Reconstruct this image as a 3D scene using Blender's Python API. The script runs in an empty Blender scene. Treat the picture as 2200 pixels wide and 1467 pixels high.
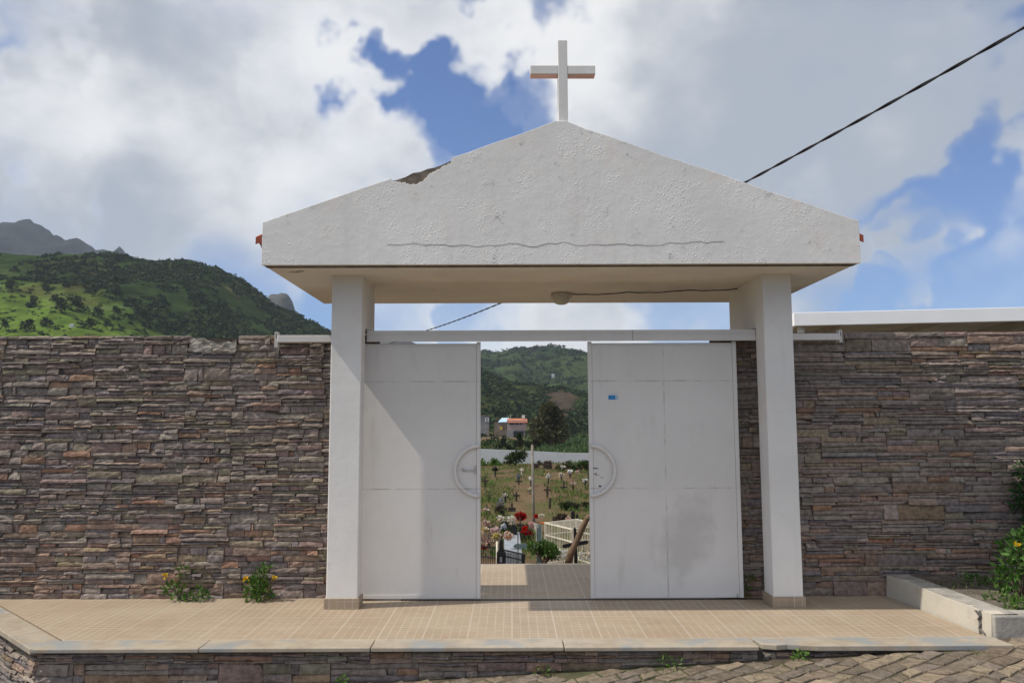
import bpy, math, random
from mathutils import Vector, Matrix, noise as mn
R = math.radians
sc = bpy.context.scene
col = sc.collection

# ------------------------------------------------------------------ camera
F, IW, IH = 1711.0, 2200.0, 1467.0
VX, VY, ROLL = 1098.0, 908.0, R(0.2)
EYE = Vector((0, 0, 1.5))
PITCH = math.atan((VY - IH / 2) / F)
YAW = -math.atan((VX - IW / 2) / F)
cam_d = bpy.data.cameras.new('camera')
cam = bpy.data.objects.new('camera', cam_d)
col.objects.link(cam)
cam_d.sensor_width = 36.0
cam_d.lens = 36.0 * F / IW
cam_d.clip_start = 0.1
cam_d.clip_end = 20000
rot = Matrix.Rotation(-YAW, 4, 'Z') @ Matrix.Rotation(R(90) + PITCH, 4, 'X') @ Matrix.Rotation(-ROLL, 4, 'Z')
cam.matrix_world = Matrix.Translation(EYE) @ rot
sc.camera = cam
ROT3 = rot.to_3x3()

def ray(px, py):
    return ROT3 @ Vector(((px - IW / 2) / F, (IH / 2 - py) / F, -1.0))
def at(px, py, Y):
    d = ray(px, py)
    return EYE + d * (Y / d.y)
def onz(px, py, z):
    d = ray(px, py)
    return EYE + d * ((z - 1.5) / d.z)

# ------------------------------------------------------------------ sun + sky
L = Vector((2.1, 0.38, -2.745)).normalized()
sun_d = bpy.data.lights.new('sun', 'SUN')
sun_d.energy = 3.5
sun_d.angle = R(0.6)
sun_d.color = (1.0, 0.93, 0.82)
sun = bpy.data.objects.new('sun', sun_d)
col.objects.link(sun)
sun.rotation_euler = L.to_track_quat('-Z', 'Y').to_euler()
sun.location = (-20, -5, 30)
SUN_EL = math.asin(-L.z)
SUN_AZ = math.atan2(-L.x, -L.y)

w = bpy.data.worlds.new('World')
sc.world = w
w.use_nodes = True
nt = w.node_tree
nt.nodes.clear()

class NG:
    def __init__(s, nt): s.nt = nt
    def n(s, t, **k):
        nd = s.nt.nodes.new(t)
        for a, b in k.items(): setattr(nd, a, b)
        return nd
    def l(s, a, b): s.nt.links.new(a, b)
    def put(s, sock, v):
        if isinstance(v, bpy.types.NodeSocket): s.l(v, sock)
        else: sock.default_value = v
    def math(s, op, a, b=0.0, clamp=False):
        nd = s.n('ShaderNodeMath', operation=op, use_clamp=clamp)
        s.put(nd.inputs[0], a); s.put(nd.inputs[1], b)
        return nd.outputs[0]
    def vmath(s, op, a, b):
        nd = s.n('ShaderNodeVectorMath', operation=op)
        s.put(nd.inputs[0], a); s.put(nd.inputs[1], b)
        return nd.outputs['Value'] if op in ('DOT_PRODUCT', 'LENGTH') else nd.outputs['Vector']
    def ramp(s, v, a, b, c=0.0, d=1.0, smooth=True):
        nd = s.n('ShaderNodeMapRange', interpolation_type='SMOOTHSTEP' if smooth else 'LINEAR')
        s.put(nd.inputs[0], v)
        for i, x in enumerate((a, b, c, d)): nd.inputs[i + 1].default_value = x
        return nd.outputs[0]
    def mix(s, f, a, b, mode='MIX'):
        nd = s.n('ShaderNodeMix', data_type='RGBA', blend_type=mode)
        s.put(nd.inputs[0], f)
        for sock, v in ((nd.inputs[6], a), (nd.inputs[7], b)):
            if isinstance(v, tuple) and len(v) == 3: v = (*v, 1)
            s.put(sock, v)
        return nd.outputs[2]
    def noise(s, vec, scale, detail=4, rough=0.55, color=False):
        nd = s.n('ShaderNodeTexNoise')
        if vec is not None: s.l(vec, nd.inputs['Vector'])
        nd.inputs['Scale'].default_value = scale
        nd.inputs['Detail'].default_value = detail
        nd.inputs['Roughness'].default_value = rough
        return nd.outputs['Color' if color else 0]

g = NG(nt)
out = g.n('ShaderNodeOutputWorld')
bg = g.n('ShaderNodeBackground')
SKY_K = 0.13
bg.inputs[1].default_value = SKY_K
sky = g.n('ShaderNodeTexSky', sky_type='NISHITA', sun_disc=False, sun_elevation=SUN_EL, sun_rotation=SUN_AZ,
          air_density=1.0, dust_density=0.6, ozone_density=1.6, altitude=600)
tc = g.n('ShaderNodeTexCoord')
dirv = tc.outputs['Generated']
wn = g.vmath('SUBTRACT', g.noise(dirv, 7.0, 4, 0.5, True), (0.5, 0.5, 0.5))
wv = g.n('ShaderNodeVectorMath', operation='SCALE'); g.l(wn, wv.inputs[0]); wv.inputs['Scale'].default_value = 0.05
dw = g.vmath('ADD', dirv, wv.outputs[0])
sep = g.n('ShaderNodeSeparateXYZ'); g.l(dirv, sep.inputs[0])
elev = sep.outputs[2]
def blobs(lst, start):
    acc = start
    for (px, py, r, wt) in lst:
        c = ray(px, py).normalized()
        dt = g.vmath('DOT_PRODUCT', dw, tuple(c))
        a = r / F
        f = g.ramp(dt, math.cos(a * 1.8), math.cos(a * 0.1), 0.0, wt)
        acc = g.math('ADD', acc, f)
    return acc
base = g.ramp(elev, 0.14, 0.27, 0.02, 1.0)
cover = blobs([
    (5, 235, 110, -1.25), (965, 215, 120, -1.35), (930, 120, 85, -0.9), (1030, -20, 95, -1.1), (1075, 262, 55, -0.4),
    (400, 520, 110, -0.35), (660, 640, 160, -0.4), (2000, 110, 70, -0.25), (1650, 60, 80, -0.2), (2210, 330, 80, -0.75), (2110, 490, 100, -0.6), (1890, 545, 110, -0.6),
    (2170, 500, 150, -0.6), (700, 215, 60, -0.2), (250, 410, 110, 0.5), (215, 190, 80, 0.45), (90, 50, 160, 0.45),
    (2050, 585, 75, 1.05), (2110, 625, 65, 0.65), (1170, 690, 110, 0.55), (1350, 690, 110, 0.6), (870, 668, 60, 0.6),
    (500, 480, 110, 0.6), (1725, 660, 50, 0.7), (60, 440, 130, 0.4), (1900, 420, 120, 0.3), (1560, 330, 260, 0.25), (650, 300, 220, 0.2), (1300, 140, 200, 0.25)], base)
sv = g.n('ShaderNodeMapping'); g.l(dirv, sv.inputs[0]); sv.inputs['Scale'].default_value = (1.0, 1.0, 1.5)
n1 = g.noise(sv.outputs[0], 4.8, 10, 0.5)
n2 = g.noise(sv.outputs[0], 3.2, 8, 0.5)
n3 = g.noise(dirv, 13.0, 8, 0.55)
cl = g.math('ADD', cover, g.math('MULTIPLY', g.math('SUBTRACT', n1, 0.5), 1.5))
cl = g.math('ADD', cl, g.math('MULTIPLY', g.math('SUBTRACT', n3, 0.5), 0.32))
front = g.ramp(g.n('ShaderNodeSeparateXYZ').outputs[1], -0.2, 0.35)
g.l(dirv, front.node.inputs[0].links[0].from_node.inputs[0])
cl = g.math('SUBTRACT', cl, g.math('MULTIPLY', g.math('SUBTRACT', 1.0, front), 0.25))
dens = g.math('ADD', g.ramp(cl, -0.55, 0.90, 0.0, 0.6), g.ramp(cl, 0.15, 1.25, 0.0, 0.4))
thick = g.ramp(cl, 0.55, 1.35)
dshade = g.math('MULTIPLY', g.math('SUBTRACT', n1, 0.5), 1.1)
gb = blobs([(1480, 340, 190, 0.35), (1700, 250, 260, 0.35), (1950, 200, 260, 0.3), (300, 150, 220, 0.25), (120, 480, 180, 0.25), (1900, 30, 300, 0.2), (480, 470, 150, 0.25),
            (700, 330, 180, -0.25), (230, 330, 150, -0.3), (1210, 130, 170, -0.35), (800, 100, 150, -0.15)],
           g.ramp(n2, 0.3, 0.75, 0.0, 0.8))
gb = g.math('ADD', gb, g.math('MULTIPLY', g.ramp(cl, 0.7, 1.5), 0.35))
gb = g.math('SUBTRACT', gb, dshade)
n4 = g.noise(sv.outputs[0], 7.5, 10, 0.58)
gb = g.math('ADD', gb, g.math('MULTIPLY', g.math('SUBTRACT', n4, 0.5), 1.3))
grey = g.ramp(gb, -0.05, 1.25)
ccol = g.mix(grey, (6.0, 6.0, 5.95), (2.75, 3.0, 3.4))
skyc = g.mix(1.0, sky.outputs[0], (0.42, 0.56, 0.80), 'MULTIPLY')
final = g.mix(g.math('MULTIPLY', dens, 0.96), skyc, ccol)
g.l(final, bg.inputs[0])
g.l(bg.outputs[0], out.inputs[0])

sc.view_settings.view_transform = 'Standard'
sc.view_settings.look = 'None'
sc.view_settings.exposure = 0.3
sc.view_settings.gamma = 1.0
try:
    sc.cycles.use_denoising = True
    sc.cycles.max_bounces = 8
    sc.cycles.volume_bounces = 0
except Exception:
    pass

HAZE = 0.0001
# ------------------------------------------------------------------ helpers
class MB:
    def __init__(s): s.v, s.f, s.c, s.has = [], [], [], False
    def add(s, vs, fs, c=None):
        o = len(s.v)
        s.v.extend([tuple(p) for p in vs])
        for k in fs:
            s.f.append(tuple(i + o for i in k)); s.c.append(c or (1, 1, 1))
        if c: s.has = True
    def box(s, x0, x1, y0, y1, z0, z1, c=None):
        s.add([(x0, y0, z0), (x1, y0, z0), (x1, y1, z0), (x0, y1, z0), (x0, y0, z1), (x1, y0, z1), (x1, y1, z1), (x0, y1, z1)],
              [(0, 3, 2, 1), (4, 5, 6, 7), (0, 1, 5, 4), (1, 2, 6, 5), (2, 3, 7, 6), (3, 0, 4, 7)], c)
    def prism(s, poly, y0, y1, c=None):          # poly of (x, z), counter-clockwise seen from -Y
        n = len(poly)
        s.add([(x, y0, z) for x, z in poly] + [(x, y1, z) for x, z in poly],
              [tuple(range(n)), tuple(range(2 * n - 1, n - 1, -1))] + [(i, i + n, (i + 1) % n + n, (i + 1) % n) for i in range(n)], c)
    def slab(s, poly, z0, z1, c=None):           # poly of (x, y), counter-clockwise seen from above
        n = len(poly)
        s.add([(x, y, z0) for x, y in poly] + [(x, y, z1) for x, y in poly],
              [tuple(range(n - 1, -1, -1)), tuple(range(n, 2 * n))] + [(i, (i + 1) % n, (i + 1) % n + n, i + n) for i in range(n)], c)
    def tube(s, pts, r, n=6, c=None, cap=True):
        pts = [Vector(p) for p in pts]
        rs = r if isinstance(r, (list, tuple)) else [r] * len(pts)
        vs, fs = [], []
        for i, p in enumerate(pts):
            t = (pts[min(i + 1, len(pts) - 1)] - pts[max(i - 1, 0)]).normalized()
            a = t.cross(Vector((0.13, 0.91, 0.3)))
            if a.length < 1e-3: a = t.cross(Vector((1, 0, 0)))
            a.normalize(); b = t.cross(a)
            for k in range(n):
                q = 2 * math.pi * k / n
                vs.append(p + (a * math.cos(q) + b * math.sin(q)) * rs[i])
        for i in range(len(pts) - 1):
            for k in range(n):
                fs.append((i * n + k, i * n + (k + 1) % n, (i + 1) * n + (k + 1) % n, (i + 1) * n + k))
        if cap:
            fs.append(tuple(range(n - 1, -1, -1))); fs.append(tuple(range((len(pts) - 1) * n, len(pts) * n)))
        s.add(vs, fs, c)
    def bar(s, a, b, wd, ht, c=None):            # square bar from a to b
        a, b = Vector(a), Vector(b); t = (b - a).normalized()
        u = t.cross(Vector((0, 0, 1)))
        if u.length < 1e-3: u = Vector((1, 0, 0))
        u.normalize(); q = u.cross(t)
        vs = [p + u * sx * wd / 2 + q * sz * ht / 2 for p in (a, b) for sx, sz in ((-1, -1), (1, -1), (1, 1), (-1, 1))]
        s.add(vs, [(0, 1, 2, 3), (7, 6, 5, 4), (0, 4, 5, 1), (1, 5, 6, 2), (2, 6, 7, 3), (3, 7, 4, 0)], c)
    def leaf(s, p, d, side, ln, wd, c=None):
        d = d.normalized()
        nrm = d.cross(side)
        if nrm.length < 1e-4: nrm = Vector((0, 0, 1))
        nrm.normalize(); side = nrm.cross(d)
        m = p + d * ln * 0.45 - nrm * ln * 0.06
        s.add([p, m + side * wd / 2 + nrm * wd * .15, p + d * ln, m - side * wd / 2 + nrm * wd * .15], [(0, 1, 2), (0, 2, 3)], c)
    def build(s, name, mat, parent=None, smooth=False, bevel=0, seg=2):
        me = bpy.data.meshes.new(name)
        off = Vector(parent.get('_o', (0, 0, 0))) if parent else Vector((0, 0, 0))
        me.from_pydata([tuple(Vector(p) - off) for p in s.v], [], s.f)
        if s.has:
            at_ = me.color_attributes.new('Col', 'FLOAT_COLOR', 'CORNER')
            buf = []
            for k, c in zip(s.f, s.c): buf.extend([c[0], c[1], c[2], 1.0] * len(k))
            at_.data.foreach_set('color', buf)
        if smooth: me.polygons.foreach_set('use_smooth', [True] * len(me.polygons))
        me.materials.append(mat)
        o = bpy.data.objects.new(name, me)
        col.objects.link(o)
        if parent:
            o.parent = parent; o['_o'] = tuple(off)
        if bevel:
            b = o.modifiers.new('bevel', 'BEVEL'); b.width = bevel; b.segments = seg; b.limit_method = 'ANGLE'; b.angle_limit = R(40)
        return o

def thing(name, label, cat, loc=(0, 0, 0), group=None):
    o = bpy.data.objects.new(name, None)
    o.empty_display_size = 0.1
    col.objects.link(o); o.location = loc
    o['label'] = label; o['category'] = cat; o['_o'] = tuple(loc)
    if group: o['group'] = group
    return o
def tag(o, label, cat, group=None):
    o['label'] = label; o['category'] = cat
    if group: o['group'] = group
    return o
def kind(o, k):
    o['kind'] = k
    return o

rng = random.Random(7)
def rv(r=rng):
    while True:
        v = Vector((r.uniform(-1, 1), r.uniform(-1, 1), r.uniform(-1, 1)))
        if 0.05 < v.length < 1: return v
def vary(c, a, r=rng):
    k = 1 + r.uniform(-a, a)
    return tuple(max(0.002, x * k * (1 + r.uniform(-a, a) * .35)) for x in c)
def foliage(mb, cs, n, size, pal, r=rng, up=0.3, wide=0.5):
    tot = sum(c[3] ** 2 for c in cs)
    for (x, y, z, rad) in cs:
        for i in range(max(3, int(n * rad ** 2 / tot))):
            d = rv(r); q = d.normalized() * (rad * (0.45 + 0.55 * r.random() ** 0.5))
            p = Vector((x + q.x, y + q.y, z + q.z * 0.85))
            dd = (d + rv(r) * 0.9 + Vector((0, 0, up))).normalized()
            ln = size * r.uniform(0.6, 1.3)
            mb.leaf(p, dd, rv(r), ln, ln * wide, vary(r.choice(pal), 0.3, r))
def blossom(mb, p, r0, c, r=rng, n=9, cc=None):
    for i in range(n):
        d = (rv(r) + Vector((0, -.5, .4))).normalized()
        mb.leaf(p + d * r0 * .15, d, rv(r), r0, r0 * .8, vary(c, 0.15, r))
    if cc: mb.leaf(p + Vector((0, -r0 * .4, 0)), Vector((0, -1, .2)), rv(r), r0 * .4, r0 * .4, cc)

# ------------------------------------------------------------------ materials
def material(name):
    m = bpy.data.materials.new(name); m.use_nodes = True
    m.node_tree.nodes.clear()
    q = NG(m.node_tree)
    o = q.n('ShaderNodeOutputMaterial'); b = q.n('ShaderNodeBsdfPrincipled')
    q.l(b.outputs[0], o.inputs[0])
    q.b = b; q.tc = q.n('ShaderNodeTexCoord').outputs['Object']
    b.inputs['Specular IOR Level'].default_value = 0.3
    return m, q
def bump(q, h, strength, dist=0.01, prev=None):
    n = q.n('ShaderNodeBump'); n.inputs['Strength'].default_value = strength; n.inputs['Distance'].default_value = dist
    q.l(h, n.inputs['Height'])
    if prev: q.l(prev, n.inputs['Normal'])
    return n.outputs[0]
def simple(name, c, rough=0.7, var=0.25, scale=8.0, bs=0.0, bscale=40.0, metal=0.0):
    m, q = material(name)
    n = q.noise(q.tc, scale, 5, 0.6)
    cc = q.mix(q.ramp(n, 0.3, 0.7), tuple(x * (1 - var) for x in c), tuple(min(1, x * (1 + var)) for x in c))
    q.l(cc, q.b.inputs['Base Color'])
    q.b.inputs['Roughness'].default_value = rough; q.b.inputs['Metallic'].default_value = metal
    if bs: q.l(bump(q, q.noise(q.tc, bscale, 4, 0.6), bs), q.b.inputs['Normal'])
    return m
def attr_mat(name, rough=0.8, var=0.3, scale=20.0, bs=0.0, bscale=60.0, trans=0.0, k=1.0, spec=0.3, bd=0.01):
    m, q = material(name)
    a = q.n('ShaderNodeAttribute', attribute_name='Col')
    n = q.noise(q.tc, scale, 5, 0.65)
    f = q.ramp(n, 0.25, 0.75, (1 - var) * k, (1 + var) * k)
    cc = q.n('ShaderNodeVectorMath', operation='SCALE'); q.l(a.outputs['Color'], cc.inputs[0]); q.l(f, cc.inputs['Scale'])
    q.l(cc.outputs[0], q.b.inputs['Base Color'])
    q.b.inputs['Roughness'].default_value = rough
    q.b.inputs['Specular IOR Level'].default_value = spec
    if bs: q.l(bump(q, q.noise(q.tc, bscale, 5, 0.65), bs, bd), q.b.inputs['Normal'])
    if trans:
        o = [x for x in m.node_tree.nodes if x.type == 'OUTPUT_MATERIAL'][0]
        t = q.n('ShaderNodeBsdfTranslucent'); q.l(cc.outputs[0], t.inputs[0])
        ms = q.n('ShaderNodeMixShader'); ms.inputs[0].default_value = trans
        q.l(q.b.outputs[0], ms.inputs[1]); q.l(t.outputs[0], ms.inputs[2]); q.l(ms.outputs[0], o.inputs[0])
    return m

M = {}
def plaster(name, c, rough_bump=0.3, pimples=0.0, stain=(0.45, 0.44, 0.42), stain_amt=0.25, bottom=None):
    m, q = material(name)
    big = q.noise(q.tc, 1.3, 5, 0.6)
    mid = q.noise(q.tc, 7.0, 6, 0.7)
    fine = q.noise(q.tc, 45.0, 4, 0.65)
    cc = q.mix(q.ramp(big, 0.3, 0.72), tuple(x * 0.88 for x in c), c)
    cc = q.mix(q.ramp(q.noise(q.tc, 3.1, 5, 0.7), 0.52, 0.74, 0, 0.5), cc, (c[0] * .92, c[1] * .84, c[2] * .78))
    spots = q.math('MULTIPLY', q.ramp(mid, 0.58, 0.70), q.ramp(fine, 0.42, 0.62))
    cc = q.mix(q.math('MULTIPLY', spots, stain_amt), cc, stain)
    vm = q.n('ShaderNodeMapping'); q.l(q.tc, vm.inputs[0]); vm.inputs['Scale'].default_value = (9, 9, 0.7)
    streak = q.ramp(q.noise(vm.outputs[0], 1.0, 4, 0.6), 0.52, 0.78, 0.0, 0.38 if pimples else 0.22)
    cc = q.mix(streak, cc, tuple(x * 0.72 for x in c))
    q.l(cc, q.b.inputs['Base Color'])
    q.b.inputs['Roughness'].default_value = 0.85
    q.b.inputs['Specular IOR Level'].default_value = 0.15
    nb = bump(q, q.noise(q.tc, 14.0, 6, 0.6), rough_bump, 0.012)
    nb = bump(q, fine, rough_bump * 0.6, 0.006, nb)
    if pimples:
        vo = q.n('ShaderNodeTexVoronoi'); q.l(q.tc, vo.inputs['Vector']); vo.inputs['Scale'].default_value = 42.0
        p = q.math('MULTIPLY', q.ramp(vo.outputs['Distance'], 0.34, 0.08), q.ramp(q.noise(q.tc, 2.6, 3, 0.6), 0.49, 0.63))
        nb = bump(q, p, pimples, 0.012, nb)
    q.l(nb, q.b.inputs['Normal'])
    return m
M['fascia'] = plaster('rough_white_plaster', (0.87, 0.84, 0.80), 0.22, 0.45, (0.28, 0.28, 0.28), 0.85)
M['plaster'] = plaster('white_plaster', (0.78, 0.76, 0.73), 0.18, 0.0, (0.5, 0.46, 0.42), 0.25)
M['soffit'] = plaster('soffit_plaster', (0.82, 0.765, 0.69), 0.10, 0.0, (0.45, 0.38, 0.30), 0.3)
M['kerbwhite'] = plaster('dirty_white_paint', (0.55, 0.51, 0.43), 0.4, 0.0, (0.30, 0.24, 0.17), 0.7)
M['concrete'] = simple('weathered_concrete', (0.30, 0.28, 0.25), 0.9, 0.3, 5, 0.5, 30)
M['mortar'] = simple('dark_mortar', (0.07, 0.058, 0.05), 0.95, 0.3, 12, 0.5, 50)
M['pale_mortar'] = simple('pale_mortar', (0.33, 0.30, 0.255), 0.95, 0.45, 14, 0.9, 45)
M['stone'] = attr_mat('ledge_stone', 0.85, 0.38, 26.0, 0.55, 55.0, k=1.0, bd=0.012)
M['cobble'] = attr_mat('cobble_stone', 0.85, 0.35, 22.0, 0.6, 60.0, bd=0.01)
M['leaf'] = attr_mat('leaf', 0.55, 0.2, 3.0, trans=0.3)
M['petal'] = attr_mat('petal', 0.6, 0.12, 9.0, trans=0.25)
M['far_leaf'] = attr_mat('far_leaf', 0.8, 0.15, 1.0, spec=0.1)
M['bark'] = simple('bark', (0.14, 0.10, 0.07), 0.9, 0.35, 9, 0.8, 30)
M['log'] = simple('log_wood', (0.14, 0.09, 0.055), 0.85, 0.35, 6, 0.8, 18)
M['dark_wood'] = simple('dark_wood', (0.055, 0.042, 0.035), 0.8, 0.3, 9, 0.3)
M['black_iron'] = simple('black_iron', (0.018, 0.018, 0.02), 0.5, 0.3, 9)
M['white_iron'] = simple('white_painted_iron', (0.70, 0.64, 0.52), 0.5, 0.12, 9)
M['green_wood'] = simple('mossy_wood', (0.10, 0.12, 0.05), 0.85, 0.3, 9)
M['teal_wood'] = simple('grey_teal_paint', (0.135, 0.19, 0.20), 0.6, 0.2, 6)
M['slab'] = simple('grey_slab', (0.24, 0.265, 0.295), 0.5, 0.15, 4)
M['pole'] = simple('pole_concrete', (0.22, 0.195, 0.165), 0.85, 0.2, 5)
M['terracotta'] = simple('terracotta', (0.33, 0.085, 0.05), 0.7, 0.3, 8, 0.3)
M['roof_white'] = simple('white_metal_fascia', (0.90, 0.90, 0.90), 0.5, 0.02, 3)
M['roof_under'] = simple('roof_underside', (0.44, 0.42, 0.39), 0.8, 0.15, 3)
M['steel'] = simple('galvanised_steel', (0.45, 0.43, 0.40), 0.5, 0.2, 12)
M['cable'] = simple('black_cable', (0.02, 0.02, 0.022), 0.6, 0.3, 30)
M['lamp_base'] = simple('lamp_base', (0.55, 0.50, 0.42), 0.6, 0.1, 10)
M['broken'] = simple('broken_render', (0.15, 0.125, 0.10), 0.95, 0.35, 14, 0.9, 40)
M['crack'] = simple('crack_line', (0.16, 0.15, 0.14), 0.9, 0.3, 20)

def door_paint():
    m, q = material('white_gate_paint')
    sx = q.n('ShaderNodeSeparateXYZ'); q.l(q.tc, sx.inputs[0])
    c = (0.70, 0.675, 0.645)
    big = q.noise(q.tc, 1.6, 5, 0.6)
    cc = q.mix(q.ramp(big, 0.3, 0.7), tuple(x * .92 for x in c), c)
    brk = q.noise(q.tc, 5.0, 4, 0.6)
    seam = None
    for ax, p in ((2, 0.92), (2, 1.845), (0, 0.66)):
        d = q.math('ABSOLUTE', q.math('SUBTRACT', sx.outputs[ax], p))
        f = q.ramp(d, 0.008, 0.003, 0.0, 1.0)
        seam = f if seam is None else q.math('MAXIMUM', seam, f)
    cc = q.mix(q.math('MULTIPLY', seam, q.ramp(brk, 0.42, 0.62, 0.08, 0.6)), cc, (0.30, 0.27, 0.25))
    fine = q.noise(q.tc, 30.0, 4, 0.7)
    spot = q.math('MULTIPLY', q.ramp(fine, 0.68, 0.74), q.ramp(q.noise(q.tc, 3.0, 3), 0.5, 0.7))
    cc = q.mix(q.math('MULTIPLY', spot, 0.5), cc, (0.33, 0.29, 0.27))
    vm = q.n('ShaderNodeMapping'); q.l(q.tc, vm.inputs[0]); vm.inputs['Scale'].default_value = (6, 6, 1.2)
    sm = q.ramp(q.noise(vm.outputs[0], 1.0, 5, 0.65), 0.55, 0.8, 0, 0.35)
    cc = q.mix(sm, cc, (0.44, 0.42, 0.39))
    ex = q.math('DIVIDE', q.math('SUBTRACT', q.math('ADD', sx.outputs[0], q.math('MULTIPLY', sx.outputs[2], -0.25)), 0.70), 0.26)
    ez = q.math('DIVIDE', q.math('SUBTRACT', sx.outputs[2], 0.50), 0.42)
    ee = q.math('ADD', q.math('ADD', q.math('MULTIPLY', ex, ex), q.math('MULTIPLY', ez, ez)), q.math('MULTIPLY', q.math('SUBTRACT', brk, .5), 2.2))
    cc = q.mix(q.ramp(ee, 1.1, 0.1, 0, 0.42), cc, (0.40, 0.385, 0.36))
    rust = q.math('MULTIPLY', q.ramp(q.noise(vm.outputs[0], 2.2, 5, 0.7), 0.62, 0.78), 0.35)
    cc = q.mix(rust, cc, (0.50, 0.40, 0.31))
    q.l(cc, q.b.inputs['Base Color']); q.b.inputs['Roughness'].default_value = 0.5
    q.l(bump(q, q.noise(q.tc, 3.0, 3, 0.5), 0.25, 0.02), q.b.inputs['Normal'])
    return m
M['gate'] = door_paint()

def tile_mat(name, vert=False):
    m, q = material(name)
    if vert:
        mp = q.n('ShaderNodeMapping'); q.l(q.tc, mp.inputs[0]); mp.inputs['Rotation'].default_value = (R(90), 0, 0)
        v0 = mp.outputs[0]
    else: v0 = q.tc
    mp = q.n('ShaderNodeMapping'); q.l(v0, mp.inputs[0]); mp.inputs['Location'].default_value = (0.0, -0.09 if not vert else 0.0, 0)
    def grid(sz, mortar):
        br = q.n('ShaderNodeTexBrick', offset=0.0, squash=1.0); q.l(mp.outputs[0], br.inputs['Vector'])
        br.inputs['Color1'].default_value = (0.93, 0.93, 0.93, 1); br.inputs['Color2'].default_value = (1.06, 1.06, 1.06, 1); br.inputs['Mortar'].default_value = (0.95, 0.95, 0.95, 1)
        br.inputs['Scale'].default_value = 1.0; br.inputs['Mortar Size'].default_value = mortar; br.inputs['Mortar Smooth'].default_value = 0.3
        br.inputs['Brick Width'].default_value = sz; br.inputs['Row Height'].default_value = sz; br.inputs['Bias'].default_value = 0
        return br
    s1, s2 = grid(0.063, 0.0042), grid(0.315, 0.005)
    stain = q.ramp(q.noise(v0, 1.1, 6, 0.65), 0.35, 0.7)
    c = q.mix(stain, (0.335, 0.255, 0.178), (0.37, 0.298, 0.215))
    red = q.ramp(q.noise(v0, 2.3, 5, 0.7), 0.52, 0.75, 0, 0.45)
    c = q.mix(red, c, (0.30, 0.215, 0.16))
    drk = q.ramp(q.noise(v0, 0.75, 5, 0.6), 0.56, 0.72, 0, 0.5)
    c = q.mix(drk, c, (0.22, 0.17, 0.13))
    c = q.mix(0.6, c, q.mix(1.0, c, s1.outputs['Color'], 'MULTIPLY'))
    c = q.mix(0.5, c, q.mix(1.0, c, s2.outputs['Color'], 'MULTIPLY'))
    wear = q.ramp(q.noise(v0, 1.7, 5, 0.7), 0.36, 0.62, 0.25, 0.85)
    c = q.mix(q.math('MULTIPLY', s1.outputs['Fac'], wear), c, (0.46, 0.395, 0.315))
    c = q.mix(q.math('MULTIPLY', s2.outputs['Fac'], 0.7), c, (0.48, 0.43, 0.36))
    q.l(c, q.b.inputs['Base Color']); q.b.inputs['Roughness'].default_value = 0.6
    q.l(bump(q, s1.outputs['Fac'], -0.2, 0.003), q.b.inputs['Normal'])
    return m
M['tile'] = tile_mat('mosaic_floor_tile'); M['tile_v'] = tile_mat('mosaic_base_tile', True)

def marble():
    m, q = material('cream_marble')
    n = q.noise(q.tc, 2.2, 6, 0.65); n2 = q.noise(q.tc, 5.5, 6, 0.7)
    c = q.mix(q.ramp(n2, 0.35, 0.7), (0.42, 0.365, 0.285), (0.32, 0.265, 0.20))
    c = q.mix(q.ramp(n, 0.50, 0.64, 0, 0.85), c, (0.27, 0.29, 0.30))
    c = q.mix(q.ramp(q.noise(q.tc, 9, 6, .7), 0.6, 0.75, 0, .6), c, (0.28, 0.22, 0.16))
    q.l(c, q.b.inputs['Base Color']); q.b.inputs['Roughness'].default_value = 0.45
    q.l(bump(q, n2, 0.2), q.b.inputs['Normal'])
    return m
M['marble'] = marble()

def ground_mat(name, c1, c2, c3, s=(0.25, 1.4, 9.0)):
    m, q = material(name)
    a, b, d = q.noise(q.tc, s[0], 5, 0.6), q.noise(q.tc, s[1], 6, 0.65), q.noise(q.tc, s[2], 5, 0.7)
    c = q.mix(q.ramp(b, 0.42, 0.60), c1, c2)
    c = q.mix(q.ramp(a, 0.48, 0.6, 0, 0.8), c, c3)
    f = q.ramp(d, 0.25, 0.75, 0.7, 1.3)
    sc_ = q.n('ShaderNodeVectorMath', operation='SCALE'); q.l(c, sc_.inputs[0]); q.l(f, sc_.inputs['Scale'])
    q.l(sc_.outputs[0], q.b.inputs['Base Color']); q.b.inputs['Roughness'].default_value = 0.95
    q.b.inputs['Specular IOR Level'].default_value = 0.1
    q.l(bump(q, d, 0.6, 0.05), q.b.inputs['Normal'])
    return m
M['earth'] = ground_mat('cemetery_earth', (0.11, 0.070, 0.042), (0.135, 0.092, 0.052), (0.075, 0.080, 0.026))
M['road_dirt'] = ground_mat('road_joint_dirt', (0.10, 0.082, 0.062), (0.13, 0.105, 0.08), (0.075, 0.085, 0.04))
M['bed'] = ground_mat('bed_soil', (0.17, 0.15, 0.125), (0.12, 0.10, 0.08), (0.10, 0.10, 0.06), (0.8, 2.5, 12))
def hill_mat(name, bscale, bdist, bs=1.0):
    m, q = material(name)
    a = q.n('ShaderNodeAttribute', attribute_name='Col')
    n = q.noise(q.tc, bscale, 8, 0.7)
    f = q.ramp(n, 0.3, 0.7, 0.55, 1.35)
    s_ = q.n('ShaderNodeVectorMath', operation='SCALE'); q.l(a.outputs['Color'], s_.inputs[0]); q.l(f, s_.inputs['Scale'])
    q.l(s_.outputs[0], q.b.inputs['Base Color']); q.b.inputs['Roughness'].default_value = 1.0
    q.b.inputs['Specular IOR Level'].default_value = 0.0
    q.l(bump(q, n, bs, bdist), q.b.inputs['Normal'])
    return m
M['hill'] = hill_mat('hillside_green', 0.06, 4.0)
M['rock'] = hill_mat('mountain_rock', 0.012, 25.0)

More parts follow.
